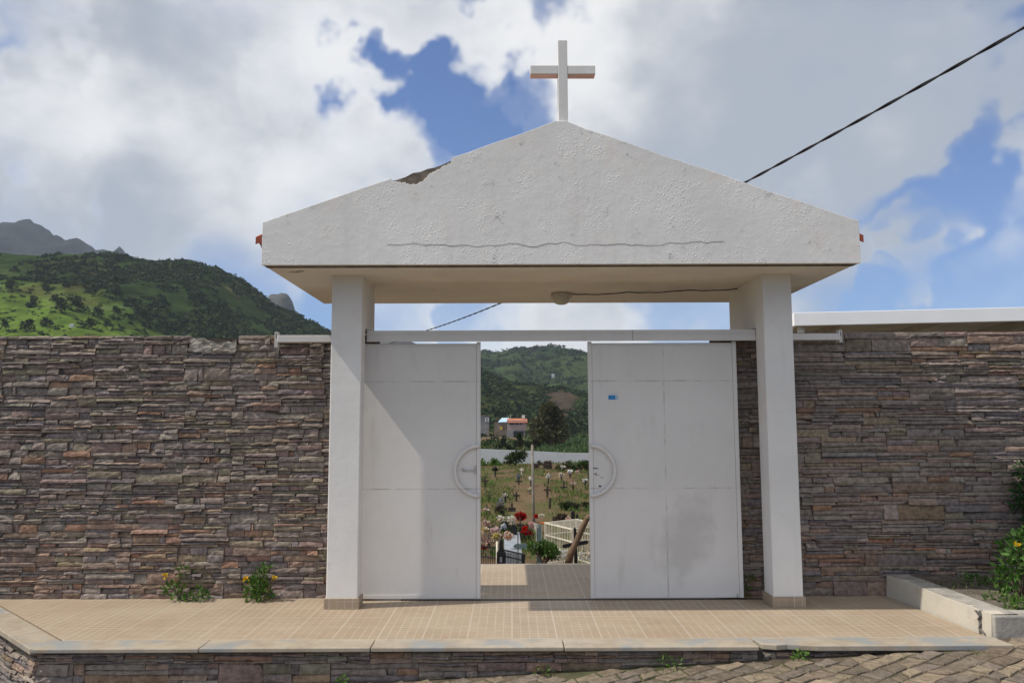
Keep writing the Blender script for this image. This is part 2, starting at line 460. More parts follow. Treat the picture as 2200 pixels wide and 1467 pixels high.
# ------------------------------------------------------------------ ground sheet, road, terrace
PROF = [(-400, -3.0), (8.0, -2.6), (9, -2.8), (16, -3.6), (24, -4.15), (34, -4.3), (45, -4.1), (60, -3.85), (75, -3.75), (77, -4.6), (110, -5.2), (300, -5.4), (600, -5.0), (9000, -5.0)]
def prof(Y):
    for (a, za), (b, zb) in zip(PROF, PROF[1:]):
        if a <= Y <= b: return 1.5 + za + (zb - za) * (Y - a) / (b - a)
    return 1.5 - 5
def gz(X, Y):
    z = prof(Y)
    if 10 < Y < 74:
        z += 0.16 * mn.noise(Vector((X * .25, Y * .18, 3))) + 0.05 * mn.noise(Vector((X * .9, Y * .7, 9)))
    return z
def onground(px, py, lo=20.0, hi=400.0):
    d = ray(px, py)
    y = lo
    while y < hi:
        p = EYE + d * (y / d.y)
        if p.z <= gz(p.x, p.y): return p
        y += 0.1
    return EYE + d * (hi / d.y)
xs = [-3000, -2000, -900, -300, -120, -60, -30] + [-16 + i * 0.8 for i in range(41)] + [24, 40, 80, 200, 700, 2000, 3000]
ys = [-400, -100, -20, 0, 7.6] + [8.8 + i * 0.7 for i in range(98)] + [80, 90, 110, 140, 180, 240, 320, 450, 700, 1200, 2500, 3700]
mb = MB()
vs = [(x, y, gz(x, y)) for y in ys for x in xs]
nx = len(xs)
mb.add(vs, [(j * nx + i, j * nx + i + 1, (j + 1) * nx + i + 1, (j + 1) * nx + i) for j in range(len(ys) - 1) for i in range(nx - 1)])
kind(mb.build('ground', M['earth'], smooth=True), 'structure')

def rz(X): return -0.174 + 0.052 * max(-14, min(9, X))
mb = MB()
rx = [-40, -14, -6, 0, 3.3, 9, 40]; ry = [-30, 0, 5.8, 7.2]
mb.add([(x, y, rz(x) - 0.013) for y in ry for x in rx], [(j * 7 + i, j * 7 + i + 1, (j + 1) * 7 + i + 1, (j + 1) * 7 + i) for j in range(3) for i in range(6)])
kind(mb.build('road', M['road_dirt']), 'structure')

FY = 5.55                                        # front edge of the terrace
LC = (-3.23, 5.60); LB = (-4.75, 7.07)            # left corner, left end at the wall
mb = MB()
mb.slab([(LC[0] + .16, FY + .14), (3.33, FY + .14), (3.22, 7.3), (3.22, 8.70), (-3.2, 8.70), (-4.60, 8.70), (-4.55, 7.12)], -0.20, 0.0)
kind(mb.build('terrace', M['tile'], bevel=0.004), 'structure')
mb = MB(); mb.box(-4.75, 3.22, 8.70, 8.9, -3.0, -0.03)
tag(mb.build('retaining_wall', M['concrete']), 'grey retaining wall under the tiled terrace on its cemetery side', 'wall')

# marble coping in separate pieces, butted with small joints
mb = MB()
cx = [LC[0], -2.1, -0.95, 0.35, 1.66]
for a, b in zip(cx, cx[1:]):
    dz = rng.uniform(-.002, .002)
    yy = FY - 0.03 + rng.uniform(-.004, .004)
    mb.slab([(a + .003, yy), (b - .003, yy), (b - .003, FY + .185), (a + .003 + (.10 if a == LC[0] else 0), FY + .185)], -0.024 + dz, 0.005 + dz)
mb.slab([(1.69, FY + .02), (1.78, FY - .005), (1.86, FY + .012), (1.95, FY - .012), (2.05, FY - .03), (3.37, FY - .03), (3.35, FY + .185), (1.67, FY + .185)], -0.03, 0.007)
d = Vector((LB[0] - LC[0], LB[1] - LC[1], 0)).normalized(); nrm = Vector((-d.y, d.x, 0)) * -1
c0 = Vector((LC[0], FY - .03, 0)); prev = c0
for ln in (0.55, 1.15, 2.08):
    q = c0 + d * ln
    inn = Vector((d.y, -d.x, 0)) * 0.21
    mb.slab([tuple((prev + d * .004 + (inn + d * -.0 if True else inn))[:2]), tuple((q + inn)[:2]), tuple(q[:2]), tuple((prev + d * .004)[:2])][::-1], -0.036, 0.005)
    prev = q
tag(mb.build('marble_coping', M['marble'], bevel=0.006), 'cream and grey marble coping along the front edge of the tiled terrace', 'coping')
mb = MB(); mb.box(-0.95, 0.85 + 1.4, 6.955, 7.0, -0.01, 0.004)
tag(mb.build('floor_track', M['dark_wood']), 'thin dark floor track the white gate leaves slide along', 'track')

# ------------------------------------------------------------------ stone cladding
PAL = [(0.200, 0.170, 0.150)] * 8 + [(0.165, 0.145, 0.135)] * 6 + [(0.235, 0.205, 0.175)] * 5 + [(0.165, 0.150, 0.155)] * 3 + [(0.225, 0.190, 0.130)] * 2 + \
      [(0.245, 0.175, 0.130)] * 2 + [(0.215, 0.155, 0.140)] * 2 + [(0.275, 0.245, 0.210)] * 2 + [(0.195, 0.180, 0.125)] * 2 + [(0.26, 0.150, 0.095)]
K = 1.0
def one_stone(mb, P, u0, u1, w0, w1, r, warm=0.0, dmax=0.04):
    g_ = 0.0022
    u0 += g_; u1 -= g_; w0 += g_ * .8; w1 -= g_ * .8
    if u1 - u0 < 0.012 or w1 - w0 < 0.006: return
    c = r.choice(PAL)
    if r.random() < warm: c = (c[0] * 1.2, c[1] * 0.98, c[2] * 0.82)
    lum = r.uniform(.84, 1.20) * K
    c = tuple((x * .72 + y * .28) * lum * (1 + r.uniform(-.03, .03)) for x, y in zip((c[0] * 1.06, c[1] * 1.0, c[2] * .97), (0.200, 0.166, 0.146)))
    dep = 0.006 + (dmax - .006) * r.random() ** 1.3
    nu = max(2, min(7, int((u1 - u0) / 0.035))); nw = 3 if (w1 - w0) > 0.03 else 2
    tl = r.uniform(-.009, .009); tw = r.uniform(-.004, .010)
    sk = r.uniform(-.012, .012) if r.random() < .35 else 0
    jit = [[r.uniform(-1, 1) for _ in range(nu + 1)] for _ in range(nw + 1)]
    tj = [r.uniform(-.003, .003) for _ in range(nu + 1)]; bj = [r.uniform(-.003, .003) for _ in range(nu + 1)]
    vs = []
    for j in range(nw + 1):
        for i in range(nu + 1):
            fu, fw = i / nu, j / nw
            u = u0 + (u1 - u0) * fu; wv_ = w0 + (w1 - w0) * fw
            edge = (i in (0, nu)) or (j in (0, nw))
            if j == 0: wv_ += bj[i] * .8
            if j == nw: wv_ += tj[i] * .8
            if i in (0, nu): u += sk * (fw - .5)
            dd = dep + tl * (fu - .5) * 2 + tw * (0.5 - fw) * 2 + jit[j][i] * (0.0045 if dmax > .03 else .0025)
            if edge: dd -= 0.004 + abs(jit[j][i]) * 0.003
            else: wv_ += jit[j][i] * (w1 - w0) * .1
            vs.append(P(u, wv_, dd))
    n = nu + 1
    fs = [(j * n + i, j * n + i + 1, (j + 1) * n + i + 1, (j + 1) * n + i) for j in range(nw) for i in range(nu)]
    ring = [i for i in range(n)] + [j * n + nu for j in range(1, nw + 1)] + [nw * n + i for i in range(nu - 1, -1, -1)] + [j * n for j in range(nw - 1, 0, -1)]
    o = len(vs)
    for k in ring:
        i, j = k % n, k // n
        vs.append(P(u0 + (u1 - u0) * i / nu, w0 + (w1 - w0) * j / nw, -0.03))
    m_ = len(ring)
    for k in range(m_):
        fs.append((ring[(k + 1) % m_], ring[k], o + k, o + (k + 1) % m_))
    mb.add(vs, fs, c)
def cladding(mb, P, u0, u1, w0, w1, seed, skip=None, big=1.0, warm=None, dmax=0.04, panel=None):
    r = random.Random(seed)
    wz = w0
    while wz < w1 - 0.005:
        hrow = r.choice((0.085, 0.10, 0.115, 0.125)) * big
        if wz + hrow > w1 - 0.045: hrow = w1 - wz
        u = u0 - (r.uniform(0, 0.3) if not panel else panel * .5 + r.uniform(-.015, .015))
        while u < u1:
            pw = r.uniform(0.26, 0.60) * big if not panel else panel + r.uniform(-.012, .012)
            a, b = max(u0, u), min(u1, u + pw)
            if u1 - b < 0.06: b = u1
            if b - a > 0.015:
                n = r.choices((1, 2, 3, 4), (0.35, 2.4, 4.2, 2.6) if not panel else (.35, 3.0, 4.2, 2.2))[0]
                hs = [r.uniform(0.5, 1.5) for _ in range(n)]; t = sum(hs); z = wz
                for hh in hs:
                    z1 = z + hrow * hh / t
                    k = r.choices((1, 2, 3, 4), (3, 4, 1.6, 0) if not panel else (1.1, 4, 3, 1))[0]
                    cut = sorted([a, b] + [a + (b - a) * r.uniform(0.2, 0.8) for _ in range(k - 1)])
                    for p, q in zip(cut, cut[1:]):
                        if skip and skip((p + q) / 2, (z + z1) / 2): continue
                        one_stone(mb, P, p, q, z, z1, r, warm(z) if warm else 0.0, dmax)
                    z = z1
            u += pw
            if b >= u1: break
        wz += hrow
WY = 7.09
WT = 2.285
lowwarm = lambda z: max(0.0, 0.55 - z * 0.5)
# left wall
K = 1.04
lw = thing('stone_wall', 'sunlit ledge stone wall to the left of the white gateway, with a broken top edge', 'wall', (-4, WY, 0))
nx0, nx1 = at(412, 730, WY).x, at(505, 730, WY).x
skipL = lambda u, z: nx0 < u < nx1 and z > WT - 0.10
mb = MB(); cladding(mb, lambda u, z, d_: (u, WY - d_, z), -7.2, -1.2, 0.0, WT, 11, skipL, 1.0, lowwarm, 0.027, 0.41)
cladding(mb, lambda u, z, d_: (u, WY - d_, z), -7.2, -4.7, -0.6, 0.0, 12, None, 1.0, lowwarm, 0.027, 0.41)
mb.build('stone_cladding', M['stone'], lw)
mb = MB(); mb.box(-7.2, -1.203, WY + .004, WY + .20, -0.8, WT - .025); mb.build('wall_core', M['mortar'], lw)
mb = MB()
nu_, nw_ = 30, 7
vs = []
for j in range(nw_ + 2):
    for i in range(nu_ + 1):
        u = nx0 - .01 + (nx1 - nx0 + .03) * i / nu_
        top_ = WT - .045 + .022 * math.sin(i * .22 + .4) + .012 * mn.noise(Vector((i * .4, 0, 0)))
        z_ = WT - .15 + .03 * mn.noise(Vector((i * .2, 7, 0))) + (top_ - WT + .15) * min(1, j / nw_)
        y_ = WY - .020 - .008 * mn.noise(Vector((i * .35 + j * .5, j * .6, 4))) if j <= nw_ else WY + .19
        vs.append((u, y_, z_))
mb.add(vs, [(j * (nu_ + 1) + i, j * (nu_ + 1) + i + 1, (j + 1) * (nu_ + 1) + i + 1, (j + 1) * (nu_ + 1) + i) for j in range(nw_ + 1) for i in range(nu_)])
mb.build('bare_mortar', M['pale_mortar'], lw)
# right wall
K = 1.0
rw = thing('stone_wall', 'shaded ledge stone wall to the right of the white gateway, behind the yellow flowering bush', 'wall', (4, WY, 0))
mb = MB(); cladding(mb, lambda u, z, d_: (u, WY - d_, z), 1.82, 7.6, 0.0, WT + .01, 23, None, 1.08, lambda z: max(0.1, 0.4 - z * .4), 0.022)
mb.build('stone_cladding', M['stone'], rw)
mb = MB(); mb.box(1.823, 7.6, WY + .004, WY + .20, -0.3, WT - .015); mb.build('wall_core', M['mortar'], rw)
# low wall carrying the terrace
tw_ = thing('terrace_wall', 'low dark stone wall under the marble coping at the terrace front', 'wall', (0, FY, -.2))
mb = MB(); cladding(mb, lambda u, z, d_: (u, FY + .03 - d_, z), LC[0] + .02, 1.66, -0.52, -0.04, 31, lambda u, z: z < rz(u) - .12, 1.0, lambda z: .3, 0.022)
cladding(mb, lambda u, z, d_: (u, FY + .03 - d_, z), 1.70, 3.3, -0.2, -0.05, 35, lambda u, z: z < rz(u) - .12, .8, lambda z: .3, 0.02)
mb.build('stone_cladding', M['stone'], tw_)
mb = MB(); mb.box(LC[0] + .06, 3.3, FY + .036, FY + .3, -0.7, -0.038); mb.build('wall_core', M['mortar'], tw_)
mb = MB()
c1 = Vector((LC[0] + .01, FY, 0))
nn = Vector((d.y, -d.x, 0))
def PL(u, z, q): p = c1 + d * u - nn * q * -1 * -1 + nn * .02; return (p.x, p.y, z)
cladding(mb, lambda u, z, q: tuple((c1 + d * (2.1 - u) + nn * .03 - nn * q + Vector((0, 0, z)))), 0.0, 2.1, -0.62, -0.04, 41, None, 0.9, lambda z: .15, 0.03)
mb.build('stone_cladding', M['stone'], tw_)
mb = MB()
pa, pb = c1 + nn * .036 + d * .05, c1 + nn * .036 + d * 2.1
mb.slab([tuple(pa[:2]), tuple((pa + nn * .2 + Vector((.2, 0, 0)))[:2]), tuple((pb + nn * .25)[:2]), tuple(pb[:2])], -0.8, -0.037)
mb.build('wall_core', M['mortar'], tw_)

# ------------------------------------------------------------------ portico
SZ, AX, AZ, XL, XR, ST = 2.745, 0.405, 3.918, -1.972, 2.768, 3.088
Y0, Y1 = 6.20, 8.30
po = thing('gate_portico', 'white plastered gateway with two pillars carrying a cracked gabled canopy', 'gateway', (AX, 7.0, 0))
def slope(x): return ST + (AZ - ST) * ((x - XL) / (AX - XL) if x < AX else (XR - x) / (XR - AX))
poly = [(XL, SZ), (XR, SZ), (XR, ST)]
for k in range(1, 12):
    x = XR + (AX - XR) * k / 12; poly.append((x, slope(x) + rng.uniform(-.006, .006)))
poly.append((AX + .045, AZ - .004)); poly.append((AX - .045, AZ - .004))
chip = [(-0.47, 0.0), (-0.475, .022), (-.52, .030), (-.57, .042), (-.62, .048), (-.66, .065), (-.70, .095), (-.76, .10), (-.80, .085), (-.84, .06), (-.90, .034), (-.95, 0.0)]
chip2 = []
for (xa, da), (xb, db) in zip(chip, chip[1:]):
    for k in range(4): chip2.append((xa + (xb - xa) * k / 4, max(0, da + (db - da) * k / 4 + (rng.uniform(-.008, .008) if da > 0 else 0))))
chip = chip2 + [chip[-1]]
for x in (.1, -.15, -.33): poly.append((x, slope(x) + rng.uniform(-.005, .005)))
poly += [(x, slope(x) - dz - (.016 if 0 < dz else 0)) for x, dz in chip]
for x in (-1.2, -1.45, -1.7): poly.append((x, slope(x) + rng.uniform(-.005, .005)))
poly.append((XL, ST))
mb = MB(); mb.prism(poly, Y0, Y0 + .03)
gab = mb.build('gable', M['fascia'], po, bevel=0.002, seg=1)
mb = MB()
cp = [(XL + .004, SZ + .004), (XR - .004, SZ + .004), (XR - .004, ST - .006), (AX, AZ - .012)]
for k in range(1, 40):
    x = AX + (XL - AX) * k / 40
    dz = .012 + (rng.uniform(-.008, .012) if -.93 < x < -.48 else 0)
    cp.append((x, slope(x) - dz))
cp.append((XL + .004, ST - .006))
mb.prism(cp, Y0 + .0305, Y0 + .15); mb.build('gable_core', M['broken'], gab)
mb = MB()   # the long crack across the gable
pts = []
x = -0.98
z = at(840, 527, Y0).z
kz = [(-0.98, -.002), (-.8, .008), (-.55, .0), (-.3, -.005), (-.14, -.004), (-.02, .008), (.05, .005), (.2, -.012), (.3, .006), (.42, .010), (.5, -.002), (.66, .0), (.9, .003), (1.08, -.006), (1.2, .0), (1.4, .01), (1.72, .012)]
for (xa, za), (xb, zb) in zip(kz, kz[1:]):
    n = max(1, int((xb - xa) / .03))
    for k in range(n):
        f = k / n
        pts.append((xa + (xb - xa) * f, z + (za + (zb - za) * f) * 1.7 + .004 * math.sin(xa * 31 + k) + rng.uniform(-.004, .004)))
for (xa, za), (xb, zb) in zip(pts, pts[1:]):
    t = .0011 + .0007 * math.sin(xa * 9) if -.9 < xa < 1.2 else .0011
    t = max(.0008, t)
    mb.add([(xa, Y0 - .0015, za - t), (xb, Y0 - .0015, zb - t), (xb, Y0 - .0015, zb + t), (xa, Y0 - .0015, za + t),
            (xa, Y0 + .004, za - t), (xb, Y0 + .004, zb - t), (xb, Y0 + .004, zb + t), (xa, Y0 + .004, za + t)],
           [(0, 1, 2, 3), (0, 4, 5, 1), (3, 2, 6, 7)])
mb.build('crack', M['crack'], gab)
mb = MB()
mb.prism([(XL + .003, SZ + .006), (XR - .003, SZ + .006), (XR - .003, 2.97), (AX, 3.80), (XL + .003, 2.97)], Y0 + .15, Y1)
mb.build('canopy_slab', M['soffit'], po, bevel=0.006)
# roof tiles seen end-on past the gable
mb = MB()
for sgn, xe in ((-1, XL - .10), (1, XR + .10)):
    ny, n0 = 96, 14
    vs = []
    for i in range(n0 + 1):
        f = i / n0; x = AX + (xe - AX) * f
        zt = 3.86 + (3.005 - 3.86) * f + .012 * (i % 2)
        for j in range(ny + 1):
            y = Y0 + .152 + (Y1 + .05 - Y0 - .152) * j / ny
            vs.append((x, y, zt + .03 * abs(math.sin(j * math.pi / 8))))
    o = len(vs); m_ = ny + 1
    vs += [(v[0], v[1], v[2] - .06) for v in vs]
    fs = []
    for i in range(n0):
        for j in range(ny):
            q = (i * m_ + j, i * m_ + j + 1, (i + 1) * m_ + j + 1, (i + 1) * m_ + j)
            fs.append(q if sgn > 0 else q[::-1]); fs.append(tuple(k + o for k in (q[::-1] if sgn > 0 else q)))
    for j in range(ny): fs.append((n0 * m_ + j, n0 * m_ + j + 1, o + n0 * m_ + j + 1, o + n0 * m_ + j))
    for i in range(n0): fs.append((i * m_, (i + 1) * m_, o + (i + 1) * m_, o + i * m_))
    mb.add(vs, fs)
mb.build('tile_roof', M['terracotta'], po)
for (xa, xb, yf, yb) in ((-1.515, -1.257, 6.825, 7.30), (2.132, 2.376, 6.90, 7.72)):
    mb = MB()
    mb.box(xa, xb, 6.665, yf, 0.0, SZ + .02)
    mb.box(xa + .003, xb - .003, yf - .03, yb, WT + .032, SZ + .02)
    p = mb.build('pillar', M['plaster'], po, bevel=0.008)
    mb = MB(); mb.box(xa - .014, xb + .014, 6.65, yf + .012, 0.001, 0.085)
    mb.build('tile_base', M['tile_v'], p, bevel=0.003)
mb = MB()      # chips in the soffit
for (px, py, s_) in ((632, 586, .05), (645, 584, .035)):
    p = onz(px, py, SZ)
    mb.slab([(p.x - s_, p.y), (p.x - .2 * s_, p.y - .02), (p.x + s_, p.y - .008), (p.x + .6 * s_, p.y + .022), (p.x - .4 * s_, p.y + .012)], SZ + .002, SZ + .012)
mb.build('plaster_chip', M['concrete'], po)

# cross on the ridge
cr = thing('cross', 'white concrete cross standing on the apex of the gable', 'cross', (0.427, 6.27, AZ))
mb = MB(); mb.box(0.390, 0.466, 6.215, 6.315, AZ - .05, 4.602); mb.build('upright', M['plaster'], cr, bevel=.004)
mb = MB(); mb.box(0.164, 0.3895, 6.217, 6.313, 4.317, 4.389); mb.box(0.4665, 0.692, 6.217, 6.313, 4.315, 4.387); mb.build('arm', M['plaster'], cr, bevel=.004)

# rail over the leaves
ra = thing('gate_rail', 'long white steel sliding rail above the gate leaves', 'rail', (0.4, 6.97, 2.25))
mb = MB(); mb.box(-1.256, 2.131, 6.905, 7.0, 2.256, 2.303); mb.box(-1.256, 2.131, 6.897, 6.902, 2.205, 2.262); mb.box(-1.256, 2.131, 6.902, 7.0, 2.2565, 2.2595)
mb.build('rail_channel', M['gate'], ra, bevel=.003)
mb = MB(); mb.box(-2.045, -1.5, 6.93, 7.0, 2.208, 2.268); mb.build('rail_end', M['gate'], ra, bevel=.004)
mb = MB(); mb.box(2.2, 2.885, 6.93, 7.0, 2.212, 2.268); mb.build('rail_end', M['gate'], ra, bevel=.004)
for x in (-2.062, 2.895):
    zb = 2.165 if x < 0 else 2.195
    mb = MB()
    mb.box(x - .013, x - .005, 6.95, 7.02, zb, 2.30); mb.box(x + .006, x + .013, 6.95, 7.02, zb, 2.30)
    mb.box(x - .005, x + .006, 6.95, 7.02, 2.29, 2.30); mb.box(x - .005, x + .006, 6.955, 7.02, zb, 2.245)
    mb.build('end_bracket', M['gate'], ra)

# gate leaves
def leaf_gate(xi, xo, label, left):
    s_ = 1 if not left else -1       # outward direction from the opening
    t = thing('gate_leaf', label, 'gate', (xi, 6.97, 0.015), 'sliding gate leaves')
    a, b = min(xi, xo), max(xi, xo)
    mb = MB(); mb.box(a + .035, b - .035, 6.958, 6.985, 0.018, 2.19); pn = mb.build('panel', M['gate'], t, bevel=.003)
    mb = MB()
    for x in (a, b - .034): mb.box(x, x + .034, 6.952, 6.992, 0.016, 2.205)
    mb.box(a + .036, b - .036, 6.953, 6.957, 2.165, 2.192); mb.box(a + .036, b - .036, 6.9535, 6.957, 0.018, 0.05)
    mb.build('frame', M['gate'], t, bevel=.003)
    mb = MB()
    zc, rad = 1.088, 0.213
    pts = []
    for k in range(25):
        q = -math.pi / 2 + math.pi * k / 24
        pts.append((xi + s_ * (.006 + rad * math.cos(q)), 6.943, zc + rad * math.sin(q)))
    mb.tube(pts, .0155, 8); mb.build('handle_ring', M['gate'], t, smooth=True)
    mb = MB()
    if left:
        mb.box(xi - .145, xi - .036, 6.947, 6.9575, 1.086, 1.098); mb.box(xi - .05, xi - .04, 6.945, 6.9575, 1.06, 1.135)
        mb.box(xi - .16, xi - .148, 6.943, 6.9575, 1.09, 1.115)
    else:
        mb.box(xi + .036, xi + .075, 6.952, 6.9575, 1.105, 1.110)
        for (dx, dz, s2) in ((.05, 1.058, .006), (.062, 1.05, .004), (.078, 1.05, .004), (.10, 1.03, .003), (.115, 1.025, .004), (.09, .955, .010), (.06, 1.068, .003)):
            m2 = MB(); m2.box(xi + dx - s2, xi + dx + s2, 6.955, 6.9575, dz - s2 * .7, dz + s2 * .7); m2.build('rust_spot', M['dark_wood'], t)
    mb.build('lock', M['steel'] if left else M['dark_wood'], t)
    return t
gl = leaf_gate(-0.268, -1.53, 'left white sheet metal gate leaf with latch bar in its half ring', True)
gr_ = leaf_gate(0.672, 1.972, 'right white sheet metal gate leaf carrying a small blue sticker', False)
stk = [at(1307, 849, 6.956), at(1328, 858, 6.956)]
m_, q_ = material('blue_sticker')
q_.b.inputs['Base Color'].default_value = (0.03, 0.22, 0.50, 1); q_.b.inputs['Roughness'].default_value = .4
M['blue'] = m_
M['sticker_light'] = simple('sticker_light', (0.42, 0.55, 0.66), .4, .1)
xa, xb, za, zb = stk[0].x, stk[1].x, stk[1].z, stk[0].z
mb = MB(); mb.box(xa, xb - .024, 6.9555, 6.9575, za, zb); st_ = mb.build('sticker', M['blue'], gr_)
mb = MB(); mb.box(xb - .0238, xb, 6.9555, 6.9575, za, zb)
for k in range(7): mb.box(xa + .016 + k * .009, xa + .022 + k * .009, 6.9562, 6.9575, zb + .010, zb + .016)
mb.build('sticker_print', M['sticker_light'], st_)

# lamp under the canopy
lp = onz(1206, 632, SZ)
lm = thing('ceiling_lamp', 'round glass bulkhead lamp fixed under the canopy', 'lamp', (lp.x, lp.y, SZ))
def lathe(mb, cx_, cy_, prof_, n=24):
    vs = [(cx_ + r_ * math.cos(2 * math.pi * k / n), cy_ + r_ * math.sin(2 * math.pi * k / n), z_) for r_, z_ in prof_ for k in range(n)]
    mb.add(vs, [(i * n + k, i * n + (k + 1) % n, (i + 1) * n + (k + 1) % n, (i + 1) * n + k) for i in range(len(prof_) - 1) for k in range(n)])
mb = MB(); lathe(mb, lp.x, lp.y, [(.001, SZ), (.105, SZ), (.105, SZ - .03), (.09, SZ - .036), (.001, SZ - .036)]); mb.build('lamp_base', M['lamp_base'], lm, smooth=False)
mb = MB(); lathe(mb, lp.x, lp.y, [(.088, SZ - .036), (.085, SZ - .06), (.07, SZ - .085), (.04, SZ - .10), (.001, SZ - .104)])
m_, q_ = material('frosted_glass'); q_.b.inputs['Base Color'].default_value = (.55, .52, .44, 1); q_.b.inputs['Roughness'].default_value = .25; M['glass'] = m_
mb.build('glass_dome', m_, lm, smooth=True)
mb = MB(); pts = []
for k in range(30):
    f = k / 29; pts.append((lp.x + .1 + (2.13 - lp.x - .1) * f, lp.y + .02 - .3 * f + .012 * math.sin(k * 1.7), SZ + .003 - .012 * abs(math.sin(f * 9))))
mb.tube(pts, .005, 5)
tag(mb.build('lamp_cable', M['cable']), 'thin brown wire running under the canopy from lamp to right pillar', 'wire')

# ------------------------------------------------------------------ power cable
A, B = at(2200, 60, 5.2), at(910, 712, 18.0)
mb = MB()
for ph in (0, math.pi):
    pts, rs = [], []
    for k in range(-60, 330):
        f = k / 260
        p = A + (B - A) * f
        p.z -= 0.85 * f * (1 - f) if 0 < f < 1 else 0.85 * f * (1 - f) * .6
        a = k * .55 + ph
        p += Vector((.35, .2, 0)).normalized() * .0065 * math.cos(a) + Vector((0, 0, 1)) * .0065 * math.sin(a)
        pts.append(p)
    mb.tube(pts, .0078, 5)
tag(mb.build('power_cable', M['cable'], smooth=True), 'twisted black overhead cable crossing the sky behind the gateway', 'cable')

# ------------------------------------------------------------------ shed roof behind the right wall
a = at(1705, 672, 11.0); bq = at(2200, 660, 10.53)
sh = thing('shed', 'open shed with a flat white roof edge behind the right stone wall', 'shed', (a.x, 11, 0))
dx = (bq - a); dx.z = 0; dl = dx.normalized(); back = Vector((-dl.y, dl.x, 0))
def P2(u, v, z): p = Vector((a.x, a.y, 0)) + dl * u + back * v; return (p.x, p.y, z)
def obox(mb, u0, u1, v0, v1, z0, z1, c=None):
    mb.add([P2(u0, v0, z0), P2(u1, v0, z0), P2(u1, v1, z0), P2(u0, v1, z0), P2(u0, v0, z1), P2(u1, v0, z1), P2(u1, v1, z1), P2(u0, v1, z1)],
           [(0, 3, 2, 1), (4, 5, 6, 7), (0, 1, 5, 4), (1, 2, 6, 5), (2, 3, 7, 6), (3, 0, 4, 7)], c)
mb = MB(); obox(mb, 0, 8.0, 0, .06, 2.826, 3.012); obox(mb, 0, .06, .06, 4.0, 2.83, 3.008); mb.build('roof_edge', M['roof_white'], sh, bevel=.006)
mb = MB(); obox(mb, .06, 8.0, .06, 4.0, 2.95, 3.0); mb.build('roof_sheet', M['roof_under'], sh)
mb = MB()
for u in (.7, 2.0, 3.3, 4.6, 5.9): obox(mb, u, u + .1, .06, 4.0, 2.84, 2.949)
mb.build('roof_beam', M['roof_under'], sh)
mb = MB(); lathe(mb, *P2(.12, .15, 0)[:2], [(.05, -2.6), (.05, 2.826)], 14); mb.build('column', M['white_iron'], sh, smooth=True)
mb = MB(); lathe(mb, *P2(6.5, .15, 0)[:2], [(.05, -2.6), (.05, 2.826)], 14); mb.build('column', M['white_iron'], sh, smooth=True)
mb = MB(); obox(mb, .1, 8.0, 3.8, 3.95, -2.7, 2.84); mb.build('back_wall', M['plaster'], sh)

# ------------------------------------------------------------------ kerb wall and bed on the right
kb = thing('kerb_wall', 'low white painted kerb wall with a crack, edging the raised bed on the right', 'kerb', (3.3, 6.4, 0))
mb = MB()
n = 10
ins = [Vector((3.235 + .12 * k / n + rng.uniform(-.004, .004), 7.06 - 1.30 * k / n, 0)) for k in range(n + 1)]
for k in range(n):
    p, q = ins[k], ins[k + 1]
    if k == n - 1: p = p + Vector((0.006, -.03, 0))
    zz = [.178 - .03 * (k / n) + rng.uniform(-.004, .004), .178 - .03 * ((k + 1) / n) + rng.uniform(-.004, .004)]
    mb.add([(p.x, p.y, -.05), (q.x, q.y, -.05), (q.x + .19, q.y, -.05), (p.x + .19, p.y, -.05), (p.x + .012, p.y, zz[0]), (q.x + .012, q.y, zz[1]), (q.x + .19, q.y, zz[1]), (p.x + .19, p.y, zz[0])],
           [(0, 1, 5, 4), (4, 5, 6, 7), (1, 2, 6, 5), (2, 3, 7, 6), (3, 0, 4, 7)])
mb.build('kerb_body', M['kerbwhite'], kb)
mb = MB()
for k in range(n):
    p, q = ins[k], ins[k + 1]
    mb.add([(p.x + .03, p.y, .181 - .03 * k / n), (q.x + .03, q.y, .181 - .03 * (k + 1) / n), (q.x + .2, q.y, .183 - .03 * (k + 1) / n), (p.x + .2, p.y, .183 - .03 * k / n),
            (p.x + .03, p.y, .14), (q.x + .03, q.y, .14), (q.x + .2, q.y, .14), (p.x + .2, p.y, .14)], [(0, 1, 2, 3), (0, 4, 5, 1), (1, 5, 6, 2)])
mb.build('kerb_top', M['concrete'], kb)
mb = MB()
pf = [(3.331, 5.885, .147), (3.343, 5.86, .118), (3.337, 5.875, .09), (3.342, 5.86, .06), (3.336, 5.87, .03), (3.345, 5.82, .004)]
for i, (p, q) in enumerate(zip(pf, pf[1:])):
    t0, t1 = (.020, .005) if i == 0 else (.0035, .003)
    mb.add([(p[0] - .003, p[1] - t0, p[2]), (p[0] - .003, p[1] + t0, p[2]), (q[0] - .003, q[1] + t1, q[2]), (q[0] - .003, q[1] - t1, q[2]),
            (p[0] + .02, p[1] - t0, p[2]), (p[0] + .02, p[1] + t0, p[2]), (q[0] + .02, q[1] + t1, q[2]), (q[0] + .02, q[1] - t1, q[2])],
           [(0, 1, 2, 3), (0, 3, 7, 4), (1, 5, 6, 2)])
mb.build('kerb_crack', M['crack'], kb)
mb = MB(); mb.box(3.372, 9, 5.735, 5.93, -.3, .146)
kind(mb.build('kerb', M['concrete'], bevel=.012), 'structure')
mb = MB()
nxb, nyb = 46, 22
vs = [(3.42 + 5.6 * i / nxb, 5.93 + 1.15 * j / nyb, .135 + .045 * j / nyb + .018 * mn.noise(Vector((i * .4, j * .5, 2))) + .008 * mn.noise(Vector((i * 1.3, j * 1.4, 5)))) for j in range(nyb + 1) for i in range(nxb + 1)]
mb.add(vs, [(j * (nxb + 1) + i, j * (nxb + 1) + i + 1, (j + 1) * (nxb + 1) + i + 1, (j + 1) * (nxb + 1) + i) for j in range(nyb) for i in range(nxb)])
